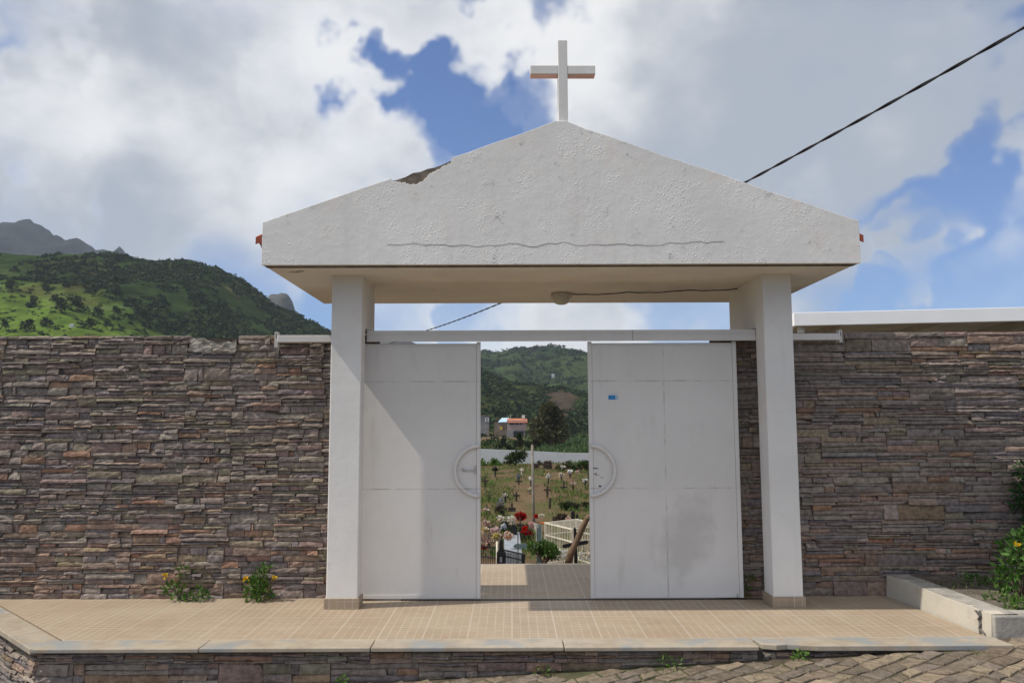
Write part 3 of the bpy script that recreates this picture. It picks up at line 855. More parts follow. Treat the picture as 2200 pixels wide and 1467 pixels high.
kind(mb.build('flower_bed', M['bed'], smooth=True), 'structure')

# ------------------------------------------------------------------ cobbles (part of the road surface, past counting)
mb = MB()
r = random.Random(3)
ang = R(33); ca, sa = math.cos(ang), math.sin(ang)
CP = [(0.165, 0.135, 0.115), (0.14, 0.12, 0.105), (0.19, 0.16, 0.13), (0.15, 0.13, 0.12), (0.205, 0.175, 0.14)]
vrow = -7.0; ri = 0
rows = []
while vrow < 9:
    rows.append(vrow); vrow += r.uniform(.10, .14)
wob = lambda u, k: rows[k] + .030 * mn.noise(Vector((u * 4.5, k * 3.7, 1))) + .012 * mn.noise(Vector((u * 14, k * 5.1, 6)))
for k in range(len(rows) - 1):
    u = -9.0 + r.uniform(0, .2); sk0 = r.uniform(-.02, .02)
    while u < 11:
        wd = r.uniform(.11, .23); sk1 = r.uniform(-.028, .028)
        cu, cv = u + wd / 2, (rows[k] + rows[k + 1]) / 2
        X, Y = cu * ca - cv * sa + 1, cu * sa + cv * ca + 2.5
        if -4.2 < X < 7.5 and 3.7 < Y < FY + .02 + (0 if X < 3.37 else .16) and not (X < LC[0] and Y > 5.4 + (-X + LC[0])):
            q0 = [(u - sk0, wob(u - sk0, k)), (u + wd * .5, wob(u + wd * .5, k)), (u + wd - sk1, wob(u + wd - sk1, k)), (u + wd, cv + r.uniform(-.02, .02)),
                  (u + wd + sk1, wob(u + wd + sk1, k + 1)), (u + wd * .5, wob(u + wd * .5, k + 1)), (u + sk0, wob(u + sk0, k + 1)), (u, cv + r.uniform(-.02, .02))]
            top = r.uniform(-.005, .005); tx, ty = r.uniform(-.018, .018), r.uniform(-.018, .018)
            ring0, ring1, ring2 = [], [], []
            for (bu, bv) in q0:
                du, dv = bu - cu, bv - cv; ln = math.hypot(du, dv)
                for lst, ins_, dz in ((ring0, .008, -.05), (ring1, .010 + r.uniform(0, .004), -.004), (ring2, .018 + r.uniform(0, .006), .0)):
                    f = max(.3, 1 - ins_ / ln)
                    uu, vv = cu + du * f, cv + dv * f
                    x_, y_ = uu * ca - vv * sa + 1, uu * sa + vv * ca + 2.5
                    lst.append((x_, y_, rz(x_) - .004 + top + dz + du * tx + dv * ty + (r.uniform(-.002, .002) if dz > -.04 else 0)))
            if max(p[1] for p in ring0) < FY + .035 or X > 3.36:
                fs = [tuple(range(16, 24))]
                for a_ in range(8):
                    b_ = (a_ + 1) % 8
                    fs += [(a_, b_, 8 + b_, 8 + a_), (8 + a_, 8 + b_, 16 + b_, 16 + a_)]
                lum = r.uniform(.8, 1.25); mb.add(ring0 + ring1 + ring2, fs, tuple(x * lum * k_ for x, k_ in zip(r.choice(CP), (1.06, 1.0, .88))))
        u += wd; sk0 = sk1
kind(mb.build('cobbles', M['cobble']), 'stuff')

GREEN = [(0.065, 0.14, 0.02), (0.09, 0.18, 0.03), (0.045, 0.105, 0.016), (0.12, 0.20, 0.035)]
DRY = [(0.16, 0.14, 0.05), (0.20, 0.16, 0.07)]
def tuft(mb, p, n, h, r=rng, pal=GREEN, spread=.05):
    for i in range(n):
        q = p + Vector((r.gauss(0, spread), r.gauss(0, spread), 0))
        dd = Vector((r.gauss(0, .4), r.gauss(0, .4), 1)).normalized()
        mb.leaf(q, dd, rv(r), h * r.uniform(.5, 1.2), h * .16, vary(r.choice(pal), .3, r))
# grass between the cobbles
mb = MB()
for i in range(1500):
    X = rng.uniform(-2.5, 5.5); Y = FY - abs(rng.gauss(0, .35)) - .02 if rng.random() < .6 else rng.uniform(4.3, 5.5)
    if mn.noise(Vector((X * 1.6, Y * 2.2, 8))) < -0.02: continue
    p = Vector((X, Y, rz(X) - .02))
    tuft(mb, p, rng.randint(4, 11), .026, pal=GREEN + DRY, spread=.028)
kind(mb.build('grass', M['leaf']), 'stuff')
# grass and weeds on the bed
mb = MB()
for i in range(260):
    X = rng.uniform(3.5, 5.4); Y = rng.uniform(5.98, 7.02)
    if mn.noise(Vector((X * 1.7, Y * 2.0, 1))) < 0.0: continue
    tuft(mb, Vector((X, Y, .14 + .045 * (Y - 5.93) / 1.15)), rng.randint(4, 12), .04, pal=GREEN + DRY * 1, spread=.04)
kind(mb.build('bed_grass', M['leaf']), 'stuff')

# ------------------------------------------------------------------ small plants
def weed(label, p, clusters, n, size, flowers=(), cat='plant', name='flowering_weed', group=None, stems=True, pal=GREEN):
    t = thing(name, label, cat, tuple(p), group)
    mb = MB(); foliage(mb, [(p.x + a, p.y + b, p.z + c, r_) for a, b, c, r_ in clusters], n, size, pal, up=.2, wide=.42); mb.build('leaves', M['leaf'], t)
    if stems:
        mb = MB()
        for a, b, c, r_ in clusters: mb.tube([p, p + Vector((a * .5, b * .6, c * .55)), p + Vector((a, b, c))], [.005, .004, .002], 5)
        for a, b, c in flowers: mb.tube([p + Vector((a * .3, b * .3, c * .4)), p + Vector((a, b, c - .005))], .0018, 4)
        mb.build('stem', M['bark'], t)
    for a, b, c in flowers:
        mb = MB(); blossom(mb, p + Vector((a, b, c)), .03, (0.75, 0.50, 0.015), n=12, cc=(.7, .35, .01)); mb.build('flower', M['petal'], t)
    return t
p = onz(400, 1283, 0.0); p.y = 7.0
weed('straggly weed with one yellow flower at the foot of the left wall', p,
     [(-.06, -.03, .10, .065), (.0, -.03, .06, .05), (.03, -.02, .24, .055), (.02, -.03, .13, .03), (.16, -.03, .065, .06), (.21, -.03, .05, .04), (.11, -.05, .02, .05)], 270, .042, [(-.12, -.05, .215)])
p = onz(560, 1287, 0.0); p.y = 7.0
weed('bushy weed with two yellow flowers at the foot of the left wall', p,
     [(-.03, -.03, .12, .085), (.04, -.03, .08, .075), (-.05, -.03, .05, .06), (.02, -.03, .20, .055), (.05, -.02, .29, .035), (.03, -.02, .25, .03), (.0, -.02, .14, .06)], 420, .045, [(-.10, -.06, .185), (.135, -.05, .19)])
p = onz(1592, 1284, 0.0); p.y = 7.0
weed('little green sprout beside the right gate leaf', p, [(-.03, -.02, .02, .03), (.03, 0, .03, .04), (.06, .02, .14, .06)], 70, .045, pal=GREEN + DRY)
p = at(2195, 1262, 6.32); p.z = .15
bush_c = []
for i in range(34):
    a = rng.uniform(0, 6.28); q = rng.random() ** .5 * .42
    bush_c.append((math.cos(a) * q + .24, math.sin(a) * q * .55, .08 + rng.random() * (.46 - q * .4), rng.uniform(.07, .13)))
weed('large leafy bush with yellow flowers on the raised bed at the right', p, bush_c, 2600, .06,
     [(-.04, -.24, .50), (.07, -.26, .56), (-.14, -.20, .42), (.12, -.24, .34), (.02, -.27, .30)], 'bush', 'flowering_bush', pal=[(0.06, 0.14, 0.025), (0.085, 0.18, 0.035), (0.04, 0.10, 0.018)])
p = at(2240, 1130, 6.95); p.z = .17
weed('tall dark shrub with a single yellow flower leaning on the right wall', p, [(rng.uniform(-.15, .2), rng.uniform(-.12, .02), .35 + .6 * rng.random(), rng.uniform(.07, .12)) for _ in range(22)], 1500, .06,
     [(-.06, -.16, .80)], 'bush', 'flowering_shrub', pal=[(0.03, 0.08, 0.016), (0.022, 0.06, 0.012)])
for (px, py, sz, lb) in ((2090, 1258, .07, 'low green weed nearest the stone wall on the raised bed'), (2155, 1290, .08, 'low green weed in the middle of the raised bed'), (2185, 1305, .05, 'low green weed nearest the concrete kerb on the raised bed')):
    p = onz(px, py, .15)
    weed(lb, p, [(0, 0, .03, sz), (sz, .02, .03, sz * .8), (-sz, 0, .02, sz * .7)], 120, .04, name='weed', stems=False)
for (px, py, sz, lb, dry) in ((737, 1462, .03, 'small green sprout against the low terrace wall, left of the others', 0), (1168, 1433, .035, 'pale green sprout on the cobbles under the middle of the terrace wall', 1), (1440, 1425, .05, 'bright green weed under the chipped end of the marble coping', 0), (1720, 1398, .03, 'small weed beneath the marble coping right of the chipped end', 0)):
    p = at(px, py, FY - .06); p.z = rz(p.x)
    weed(lb, p, [(0, 0, .03, sz), (sz, 0, .02, sz * .8), (-sz, 0, .015, sz * .7)], 60, .03, name='weed', stems=False, pal=GREEN if not dry else GREEN + DRY)

# ------------------------------------------------------------------ hills
def interp(pts, x):
    if x <= pts[0][0]: return pts[0][1]
    for (a, b), (c, d_) in zip(pts, pts[1:]):
        if x <= c: return b + (d_ - b) * (x - a) / (c - a)
    return pts[-1][1]
def hill(name, ridge, Yr, Yb, zb, colour, mat, nx=170, ny=70, power=1.25, amp=6.0, nscale=.012, rough=0.0, back=1.6, jag=0.0):
    rp = [at(px, py, Yr) for px, py in ridge]
    R_ = [(p.x, p.z) for p in rp]
    x0, x1 = R_[0][0], R_[-1][0]
    def z(X, Y):
        zr = interp(R_, X)
        t = (Y - Yb) / (Yr - Yb)
        if t <= 0: return zb
        s = t ** power if t <= 1 else max(-.2, 1 - (t - 1) * back)
        e = min(1.0, t * 3) * min(1.0, abs(1 - t) * 5 + .0)
        n_ = mn.fractal(Vector((X * nscale, Y * nscale, 1.7)), 0.9, 2.1, 6)
        gul = abs(mn.noise(Vector((X * nscale * 1.3 + .4 * mn.noise(Vector((X * nscale * 2, Y * nscale * 2, 0))), Y * nscale * .35, 4.0))))
        v = zb + (zr - zb) * s + (n_ * amp - gul * amp * 1.2 + amp * .35) * e
        if jag and t > .9: v += jag * mn.fractal(Vector((X * .03, Y * .03, 3.3)), .8, 2.2, 5) * (1 if t < 1.05 else .3)
        return v
    mb = MB()
    xs_ = [x0 + (x1 - x0) * i / nx for i in range(nx + 1)]
    ys_ = [Yb + (Yr - Yb) * 1.5 * j / ny for j in range(ny + 1)]
    vs = [(X, Y, z(X, Y)) for Y in ys_ for X in xs_]
    m_ = nx + 1
    for j in range(ny):
        for i in range(nx):
            q = (j * m_ + i, j * m_ + i + 1, (j + 1) * m_ + i + 1, (j + 1) * m_ + i)
            mb.f.append(q); mb.c.append(None)
    mb.v = vs
    # smooth per-vertex colour
    vc = [colour(v[0], v[1], v[2], (v[1] - Yb) / (Yr - Yb)) for v in vs]
    me = bpy.data.meshes.new(name)
    me.from_pydata(vs, [], mb.f)
    at_ = me.color_attributes.new('Col', 'FLOAT_COLOR', 'POINT')
    buf = []
    for c in vc: buf.extend([c[0], c[1], c[2], 1.0])
    at_.data.foreach_set('color', buf)
    me.polygons.foreach_set('use_smooth', [True] * len(me.polygons))
    me.materials.append(mat)
    o = bpy.data.objects.new(name, me); col.objects.link(o); o['kind'] = 'structure'
    return z, x0, x1
def lerp3(a, b, t):
    t = max(0, min(1, t)); return tuple(x + (y - x) * t for x, y in zip(a, b))
def proj(p):
    q = ROT3.transposed() @ (Vector(p) - EYE)
    return IW / 2 + F * q.x / -q.z, IH / 2 - F * q.y / -q.z
def fb(X, Y, s, k=0): return mn.fractal(Vector((X * s, Y * s, k)), .8, 2.0, 5)

MEAD, SCRUB_SHADED, OCHRE, ROCKC = (0.095, 0.15, 0.026), (0.030, 0.050, 0.015), (0.10, 0.092, 0.034), (0.075, 0.07, 0.065)
def meadow_mask(X, Y, z):          # open grass on the lower left flank, scrub plus painted cloud shade on the steep right flank
    px, py = proj((X, Y, z))
    return 0.5 + (py - 598 - .34 * px) / 55 + .75 * fb(X, Y, .014, 2)
def col_left(X, Y, z, t):
    m_ = meadow_mask(X, Y, z)
    c = lerp3(SCRUB_SHADED, MEAD, m_)
    o = fb(X, Y, .016, 7)
    if o > .25: c = lerp3(c, OCHRE, (o - .25) * 2.0 * (1 - .5 * m_))
    q = fb(X, Y, .02, 12)
    if q > .42 and t > .4: c = lerp3(c, ROCKC, (q - .42) * 2)
    return vary(c, .12)
zL, xl0, xl1 = hill('left_hill', [(-420, 500), (-200, 522), (0, 541), (80, 549), (170, 545), (250, 545), (280, 553), (340, 562), (400, 560), (460, 573), (520, 601), (560, 632), (590, 656), (640, 674), (690, 702), (715, 718), (745, 760), (800, 850), (850, 908)],
                    700, 230, -4.2, col_left, M['hill'], 200, 110, 1.15, 9.0, .011, jag=1.2)
def col_rock(X, Y, z, t): return vary(lerp3((0.024, 0.027, 0.026), (0.038, 0.037, 0.037), .5 + fb(X, Y, .004, 3)), .2)
hill('mountain', [(-500, 470), (-250, 455), (-100, 470), (0, 478), (40, 474), (88, 480), (108, 496), (125, 511), (150, 514), (175, 513), (190, 525), (212, 538), (224, 531), (236, 534), (246, 541), (257, 533), (274, 549), (300, 585), (420, 640), (600, 720), (760, 800)],
     2500, 1100, 0, col_rock, M['rock'], 150, 60, 1.2, 45, .004, jag=14)
hill('rock_butte', [(535, 700), (562, 672), (576, 636), (584, 632), (598, 632), (604, 629), (614, 630), (622, 636), (629, 650), (634, 668), (660, 690), (720, 715), (760, 716), (850, 722), (1000, 780)],
     1500, 1150, 0, lambda X, Y, z, t: vary((0.10, 0.097, 0.095), .15), M['rock'], 90, 30, 1.0, 8, .01, jag=3)
def col_far(X, Y, z, t):
    c = lerp3((0.022, 0.038, 0.016), (0.042, 0.062, 0.022), .45 + fb(X, Y, .008, 5))
    return vary(c, .12)
zF, xf0, xf1 = hill('far_hill', [(700, 760), (900, 765), (990, 752), (1033, 752), (1062, 757), (1085, 753), (1110, 747), (1160, 742), (1200, 744), (1230, 750), (1266, 758), (1340, 775), (1500, 810), (1700, 860)],
                    1400, 650, -4, col_far, M['hill'], 130, 80, 1.05, 22, .006, jag=2)
bare = at(1207, 870, 480)
def col_near(X, Y, z, t):
    c = lerp3((0.020, 0.033, 0.012), (0.04, 0.055, 0.018), .4 + 1.1 * fb(X, Y, .02, 6))
    px, py = proj((X, Y, z))
    e = ((px - 1210) / 28) ** 2 + ((py - 870) / 36) ** 2 + 1.7 * fb(X, Y, .035, 9)
    if e < 1.2: c = lerp3((0.072, 0.052, 0.040), c, (e - .2) / 1.2)
    o = fb(X, Y, .03, 13)
    if o > .25: c = lerp3(c, (0.10, 0.082, 0.032), (o - .25) * 2.2)
    return vary(c, .12)
zN, xn0, xn1 = hill('near_hill', [(700, 760), (850, 770), (960, 780), (1033, 795), (1055, 805), (1075, 816), (1120, 824), (1160, 825), (1200, 829), (1240, 843), (1266, 852), (1330, 870), (1450, 895), (1600, 908)],
                    600, 330, -4.0, col_near, M['hill'], 140, 80, 1.1, 5, .018, jag=1.0)

def clump(mb, p, rad, c, r, n=26):
    for i in range(n):
        dd = rv(r); q = dd.normalized() * rad * r.uniform(.35, 1.0)
        pos = Vector((p[0] + q.x, p[1] + q.y, p[2] + abs(q.z) * .9))
        s = rad * r.uniform(.35, .6)
        a_, b_ = rv(r).normalized(), rv(r).normalized()
        mb.add([pos + a_ * s, pos + b_ * s, pos - (a_ + b_) * s * .6], [(0, 1, 2)], vary(c, .3, r))
r = random.Random(21)
mb = MB(); cnt = 0
BC = [(0.024, 0.042, 0.012), (0.03, 0.05, 0.015), (0.042, 0.062, 0.018), (0.022, 0.036, 0.012)]
while cnt < 5200:
    X = r.uniform(-640, 20); Y = r.uniform(330, 715)
    z_ = zL(X, Y); px, py = proj((X, Y, z_))
    if not (-320 < px < 760) or py > 735: continue
    m_ = meadow_mask(X, Y, z_)
    if r.random() > (0.95 if m_ < .35 else .16) or (m_ < .6 and fb(X, Y, .02, 30) < (-.28 if px > 180 else .02)): continue
    clump(mb, (X, Y, z_ - .5), r.uniform(1.3, 3.4) if m_ < .4 else r.uniform(1.0, 2.2), r.choice(BC), r, 18); cnt += 1
kind(mb.build('hillside_scrub', M['far_leaf']), 'stuff')
mb = MB(); cnt = 0; tries = 0
while cnt < 3600 and tries < 60000:
    tries += 1
    X = r.uniform(-120, 220); Y = r.uniform(340, 610)
    z_ = zN(X, Y); px, py = proj((X, Y, z_))
    if not (760 < px < 1500): continue
    if ((px - 1210) / 28) ** 2 + ((py - 870) / 36) ** 2 + 1.7 * fb(X, Y, .035, 9) < .55: continue
    if fb(X, Y, .02, 31) < -.15: continue
    clump(mb, (X, Y, z_ - .3), r.uniform(1.2, 3.2), r.choice(BC), r, 16); cnt += 1
kind(mb.build('near_hill_scrub', M['far_leaf']), 'stuff')
mb = MB(); cnt = 0; tries = 0
while cnt < 2700 and tries < 60000:
    tries += 1
    X = r.uniform(-280, 420); Y = r.uniform(800, 1420)
    z_ = zF(X, Y); px, py = proj((X, Y, z_))
    if not (760 < px < 1500): continue
    if fb(X, Y, .01, 33) < -.1: continue
    clump(mb, (X, Y, z_ - .5), r.uniform(2.5, 6), r.choice(BC), r, 12); cnt += 1
kind(mb.build('far_hill_scrub', M['far_leaf']), 'stuff')

# ------------------------------------------------------------------ trees
def tree(name, label, p, h, crown, rad, n, size, pal, group=None, trunk_r=.16, mat='leaf', nlimb=7, r=rng):
    t = thing(name, label, 'tree', tuple(p), group)
    mb = MB()
    mb.tube([p + Vector((0, 0, -.3)), p + Vector((.1 * rad, 0, h * .25)), p + Vector((0, .1 * rad, h * .55)), p + Vector((.05, 0, h * .85))], [trunk_r, trunk_r * .8, trunk_r * .5, trunk_r * .15], 7)
    cs = []
    for k in range(nlimb):
        a = 6.28 * k / nlimb + r.uniform(-.4, .4); z0 = h * r.uniform(.2, .55); ln = rad * r.uniform(.5, .95)
        e = p + Vector((math.cos(a) * ln, math.sin(a) * ln, min(h * .95, z0 + h * r.uniform(.1, .35))))
        mb.tube([p + Vector((0, 0, z0)), p + Vector((math.cos(a) * ln * .5, math.sin(a) * ln * .5, z0 + (e.z - p.z - z0) * .6)), e], [trunk_r * .5, trunk_r * .3, trunk_r * .1], 5)
    mb.build('trunk', M['bark'], t)
    mb = MB()
    for k in range(crown):
        a = r.uniform(0, 6.28); f = r.random()
        zz = h * (.22 + .74 * f)
        q = rad * (1.0 - .75 * max(0, f - .35) / .65) * r.uniform(.3, 1.0)
        cs.append((p.x + math.cos(a) * q, p.y + math.sin(a) * q, p.z + zz, rad * r.uniform(.2, .36)))
    foliage(mb, cs, n, size, pal, r, up=.1, wide=.6)
    mb.build('crown', M[mat], t)
    return t
DK = [(0.03, 0.05, 0.016), (0.04, 0.062, 0.018), (0.055, 0.07, 0.022)]
OL = [(0.05, 0.062, 0.022), (0.075, 0.075, 0.03), (0.04, 0.05, 0.018), (0.10, 0.075, 0.035)]
p = onground(1183, 968, 110, 200)
k_ = p.y / F
tree('broadleaf_tree', 'large dark olive tree behind the cemetery wall beside the orange roofed house', p, 98 * k_, 46, 40 * k_, 5200, .5, OL, trunk_r=.25, nlimb=10)
for (px, py, hp, wp, lb, pal) in ((1116, 968, 34, 16, 'narrow dark tree in front of the orange roofed house', DK),
                                  (1150, 968, 22, 15, 'rounded bush left of the large olive tree', OL), (1082, 968, 25, 15, 'rounded green bush below the blue roofed house', DK),
                                  (1228, 938, 34, 20, 'round tree right of the large olive tree on the field edge', DK), (1215, 950, 22, 16, 'dark bush under the right side of the large olive tree', DK)):
    p = onground(px, py, 85, 320); k_ = p.y / F
    tree('small_tree', lb, p, hp * k_, 16, wp * k_ * .6, 1100, .35 * p.y / 130, pal, trunk_r=.1, nlimb=5)
# single trees dotted over the bright slope
lbl = 'small round dark tree standing alone on the bright green slope above the left wall'
for (px, py, rp) in ((26, 622, 13), (70, 660, 12), (130, 672, 17), (210, 682, 12), (248, 674, 9), (165, 668, 14), (118, 650, 10), (160, 648, 9), (100, 700, 11), (60, 712, 14), (10, 706, 10), (190, 706, 13), (232, 700, 8), (30, 585, 8), (96, 622, 9)):
    d_ = ray(px, py); Y = 235.0; q = None
    while Y < 700:
        q = EYE + d_ * (Y / d_.y)
        if q.z <= zL(q.x, q.y): break
        Y += 1.0
    rad = rp * Y / F
    tree('hillside_tree', lbl, Vector((q.x, q.y, q.z - .4)), rad * 1.7, 9, rad, 260, rad * .45, DK, 'trees dotted over the bright green slope', trunk_r=rad * .08, mat='far_leaf', nlimb=4)

# small buildings on the slopes
M['whitewash'] = simple('whitewash', (.62, .60, .57), .9, .1)
def hut(px, py, wpx, hpx, zf, lb, lo):
    d_ = ray(px, py); Y = lo
    while Y < 1400:
        q = EYE + d_ * (Y / d_.y)
        if q.z <= zf(q.x, q.y): break
        Y += 1.0
    k_ = Y / F; t = thing('hut', lb, 'house', tuple(q))
    wd, ht = wpx * k_, hpx * k_
    mb = MB(); mb.box(q.x - wd / 2, q.x + wd / 2, q.y, q.y + wd * .8, q.z - 2, q.z + ht); mb.build('wall', M['whitewash'], t)
    mb = MB()
    mb.add([(q.x - wd * .56, q.y - .2, q.z + ht), (q.x + wd * .56, q.y - .2, q.z + ht), (q.x + wd * .56, q.y + wd * .9, q.z + ht), (q.x - wd * .56, q.y + wd * .9, q.z + ht), (q.x - wd * .4, q.y + wd * .35, q.z + ht * 1.5), (q.x + wd * .4, q.y + wd * .35, q.z + ht * 1.5)],
           [(0, 1, 5, 4), (1, 2, 5), (2, 3, 4, 5), (3, 0, 4)])
    mb.build('roof', M['slab'], t)
hut(153, 703, 9, 5, zL, 'tiny white hut among trees on the bright green slope', 235)
hut(1188, 812, 7, 6, zF, 'tiny white building high on the far hill seen through the gate', 655)

# ------------------------------------------------------------------ valley houses
M['pinkwall'] = simple('pinkish_render', (.36, .27, .25), .9, .15, .6)
M['greywall'] = simple('grey_block', (.24, .23, .23), .9, .2, .6)
M['brownwall'] = simple('brown_render', (.20, .155, .12), .9, .25, .5)
M['orange_tile'] = simple('orange_roof_tile', (.42, .155, .08), .8, .15, 1.5)
M['blue_roof'] = simple('pale_blue_roof', (.40, .55, .66), .6, .1, 1)
M['dark_open'] = simple('dark_opening', (.02, .02, .025), .3, .2, 3)
M['yellow'] = simple('yellow_paint', (.62, .42, .06), .8, .1)
def hx(px, Y): return at(px, 908, Y).x
def hz(py, Y): return at(1100, py, Y).z
Y = 300.0
h = thing('house', 'two storey house with an orange tiled roof beyond the cemetery wall', 'house', (hx(1111, Y), Y, gz(0, Y)))
mb = MB(); mb.box(hx(1089, Y), hx(1131, Y), Y, Y + 7, hz(925, Y), hz(903, Y)); mb.build('upper_wall', M['pinkwall'], h)
mb = MB(); mb.box(hx(1088, Y), hx(1128, Y), Y - .1, Y + 7, hz(942, Y), hz(925, Y) - .01); mb.build('lower_wall', M['greywall'], h)
mb = MB()
a0, a1, b0, b1 = hx(1089.5, Y), hx(1133, Y), hx(1092, Y + 5), hx(1132, Y + 5)
ze, zr_ = hz(907, Y), hz(898.5, Y)
mb.add([(a0, Y - .6, ze), (a1, Y - .6, ze), (a1, Y + 4, zr_), (a0, Y + 4, zr_), (a0, Y - .6, ze - .25), (a1, Y - .6, ze - .25), (a1, Y + 4, zr_ - .25), (a0, Y + 4, zr_ - .25)],
       [(0, 1, 2, 3), (0, 4, 5, 1), (1, 5, 6, 2), (3, 7, 4, 0), (2, 6, 7, 3), (4, 7, 6, 5)])
mb.build('roof', M['orange_tile'], h)
for (xa, xb) in ((1095, 1105), (1107, 1115), (1117, 1121.5)):
    mb = MB(); mb.box(hx(xa, Y), hx(xb, Y), Y - .05, Y + .05, hz(912, Y), hz(907.6, Y)); mb.build('window', M['dark_open'], h)
mb = MB(); mb.box(hx(1103, Y), hx(1125, Y), Y - .16, Y - .06, hz(939, Y), hz(926, Y)); mb.build('porch_opening', M['dark_open'], h)  # flat dark panel, paints the shade inside the porch
mb = MB(); mb.box(hx(1122, Y), hx(1128, Y), Y + 3, Y + 5, hz(899, Y), hz(891, Y)); mb.build('water_tank', M['whitewash'], h)
mb = MB(); mb.tube([(hx(1097, Y), Y + 2, hz(900, Y)), (hx(1097, Y), Y + 2, hz(889, Y))], .08, 5); mb.tube([(hx(1088, Y), Y + 2, hz(893, Y)), (hx(1097, Y), Y + 2, hz(893, Y))], .05, 5); mb.build('antenna', M['steel'], h)
Y = 310.0
h = thing('house', 'small house with a pale blue sheet roof left of the orange roofed house', 'house', (hx(1079, Y), Y, gz(0, Y)))
mb = MB(); mb.box(hx(1062, Y), hx(1088, Y), Y, Y + 6, hz(940, Y), hz(906, Y)); mb.build('wall', M['brownwall'], h)
mb = MB(); mb.add([(hx(1070, Y), Y - .4, hz(906, Y)), (hx(1088, Y), Y - .4, hz(906, Y)), (hx(1094, Y), Y + 5, hz(897, Y)), (hx(1078, Y), Y + 5, hz(897, Y)),
                   (hx(1070, Y), Y - .4, hz(907.5, Y)), (hx(1088, Y), Y - .4, hz(907.5, Y)), (hx(1094, Y), Y + 5, hz(898, Y)), (hx(1078, Y), Y + 5, hz(898, Y))],
                  [(0, 1, 2, 3), (0, 4, 5, 1), (1, 5, 6, 2), (3, 7, 4, 0), (2, 6, 7, 3), (4, 7, 6, 5)]); mb.build('roof', M['blue_roof'], h)
mb = MB(); mb.box(hx(1074, Y), hx(1079.5, Y), Y - .06, Y + .02, hz(923, Y), hz(916, Y)); mb.build('door', M['yellow'], h)
Y = 320.0
h = thing('house', 'grey flat roofed house with a white bay at the left edge of the gate opening', 'house', (hx(1038, Y), Y, gz(0, Y)))
mb = MB(); mb.box(hx(1018, Y), hx(1050, Y), Y, Y + 7, hz(935, Y), hz(893, Y)); mb.build('wall', M['greywall'], h)
mb = MB(); mb.box(hx(1016, Y), hx(1052, Y), Y - .4, Y + 7.4, hz(893, Y) + .01, hz(891.5, Y)); mb.build('roof', M['brownwall'], h)
mb = MB(); mb.box(hx(1042, Y), hx(1050.5, Y), Y - .2, Y - .01, hz(906, Y), hz(896.5, Y)); mb.build('bay', M['whitewash'], h)
mb = MB(); mb.box(hx(1045, Y), hx(1048, Y), Y - .26, Y - .21, hz(905, Y), hz(898, Y)); mb.build('window', M['greywall'], h)

# green field beyond the wall: rows of tall crop and scrub
mb = MB(); r = random.Random(5)
for i in range(6400):
    px = r.uniform(1160, 1450) if r.random() < .6 else r.uniform(800, 1450)
    Y = r.uniform(80, 260)
    X = at(px, 930, Y).x
    if X < -1 and Y > 200: continue
    hgt = r.uniform(.6, 1.5) * (1.0 if X > 5 else .8)
    z_ = gz(X, Y)
    c = r.choice([(0.055, 0.10, 0.03), (0.075, 0.13, 0.04), (0.09, 0.14, 0.05), (0.045, 0.08, 0.03)] if X > 3 else [(0.05, 0.085, 0.025), (0.07, 0.10, 0.03), (0.09, 0.09, 0.03)])
    for k in range(3):
        dd = Vector((r.gauss(0, .35), r.gauss(0, .35), 1))
        mb.leaf(Vector((X + r.gauss(0, .3), Y + r.gauss(0, .3), z_)), dd, rv(r), hgt * r.uniform(.7, 1.2), .28, vary(c, .3, r))
kind(mb.build('crop_field', M['leaf']), 'stuff')

# ------------------------------------------------------------------ cemetery
# far boundary wall
Y = 75.0
M['bwall'] = plaster('boundary_plaster', (.60, .61, .62), .3, 0, (.25, .24, .22), .75)
mb = MB()
xx = [at(px, 960, Y).x for px in (700, 860, 1030, 1080, 1150, 1215, 1270, 1400, 1600)]
zz = [hz(py, Y) for py in (940, 952, 964, 966, 969.5, 973, 974, 980, 990)]
for (xa, za), (xb, zb) in zip(zip(xx, zz), zip(xx[1:], zz[1:])):
    mb.add([(xa, Y, prof(Y) - 1), (xb, Y, prof(Y) - 1), (xb, Y, zb), (xa, Y, za), (xa, Y + .25, prof(Y) - 1), (xb, Y + .25, prof(Y) - 1), (xb, Y + .25, zb), (xa, Y + .25, za)],
           [(0, 1, 2, 3), (3, 2, 6, 7), (5, 4, 7, 6)])
tag(mb.build('boundary_wall', M['bwall']), 'weathered pale grey wall at the far end of the cemetery', 'wall')
def shrub(lb, px, py, hp, wp, pal, n=420, name='shrub', lo=24, hi=74.4, size=.16, group=None, Y=None):
    p = onground(px, py, lo, hi) if Y is None else at(px, py, Y)
    k_ = p.y / F
    t = thing(name, lb, 'shrub', tuple(p), group)
    mb = MB(); cs = []
    for i in range(9):
        f = rng.random()
        cs.append((p.x + rng.uniform(-.5, .5) * wp * k_, p.y + rng.uniform(-.25, .25) * wp * k_, p.z + hp * k_ * (.15 + .7 * f), k_ * hp * rng.uniform(.18, .3)))
    foliage(mb, cs, n, size, pal, up=.4, wide=.4); mb.build('leaves', M['leaf'], t)
    mb = MB()
    for c in cs[:5]: mb.tube([p, (p.x * .5 + c[0] * .5, p.y * .5 + c[1] * .5, p.z * .4 + c[2] * .6), c[:3]], [.03, .02, .008], 4)
    mb.build('stem', M['bark'], t)
shrub('dark green bush growing over the boundary wall left of the tall pole', 1107, 1000, 32, 32, DK, 900, size=.28)
shrub('pale green grassy shrub at the boundary wall foot, left edge of the gate opening', 1052, 1001, 16, 40, GREEN, 500, size=.25)
shrub('wide green shrub at the foot of the boundary wall on the right', 1248, 1014, 24, 50, DK + GREEN[:1], 1000, size=.25)
PUR = [(0.09, 0.055, 0.055), (0.11, 0.07, 0.06), (0.07, 0.05, 0.045)]
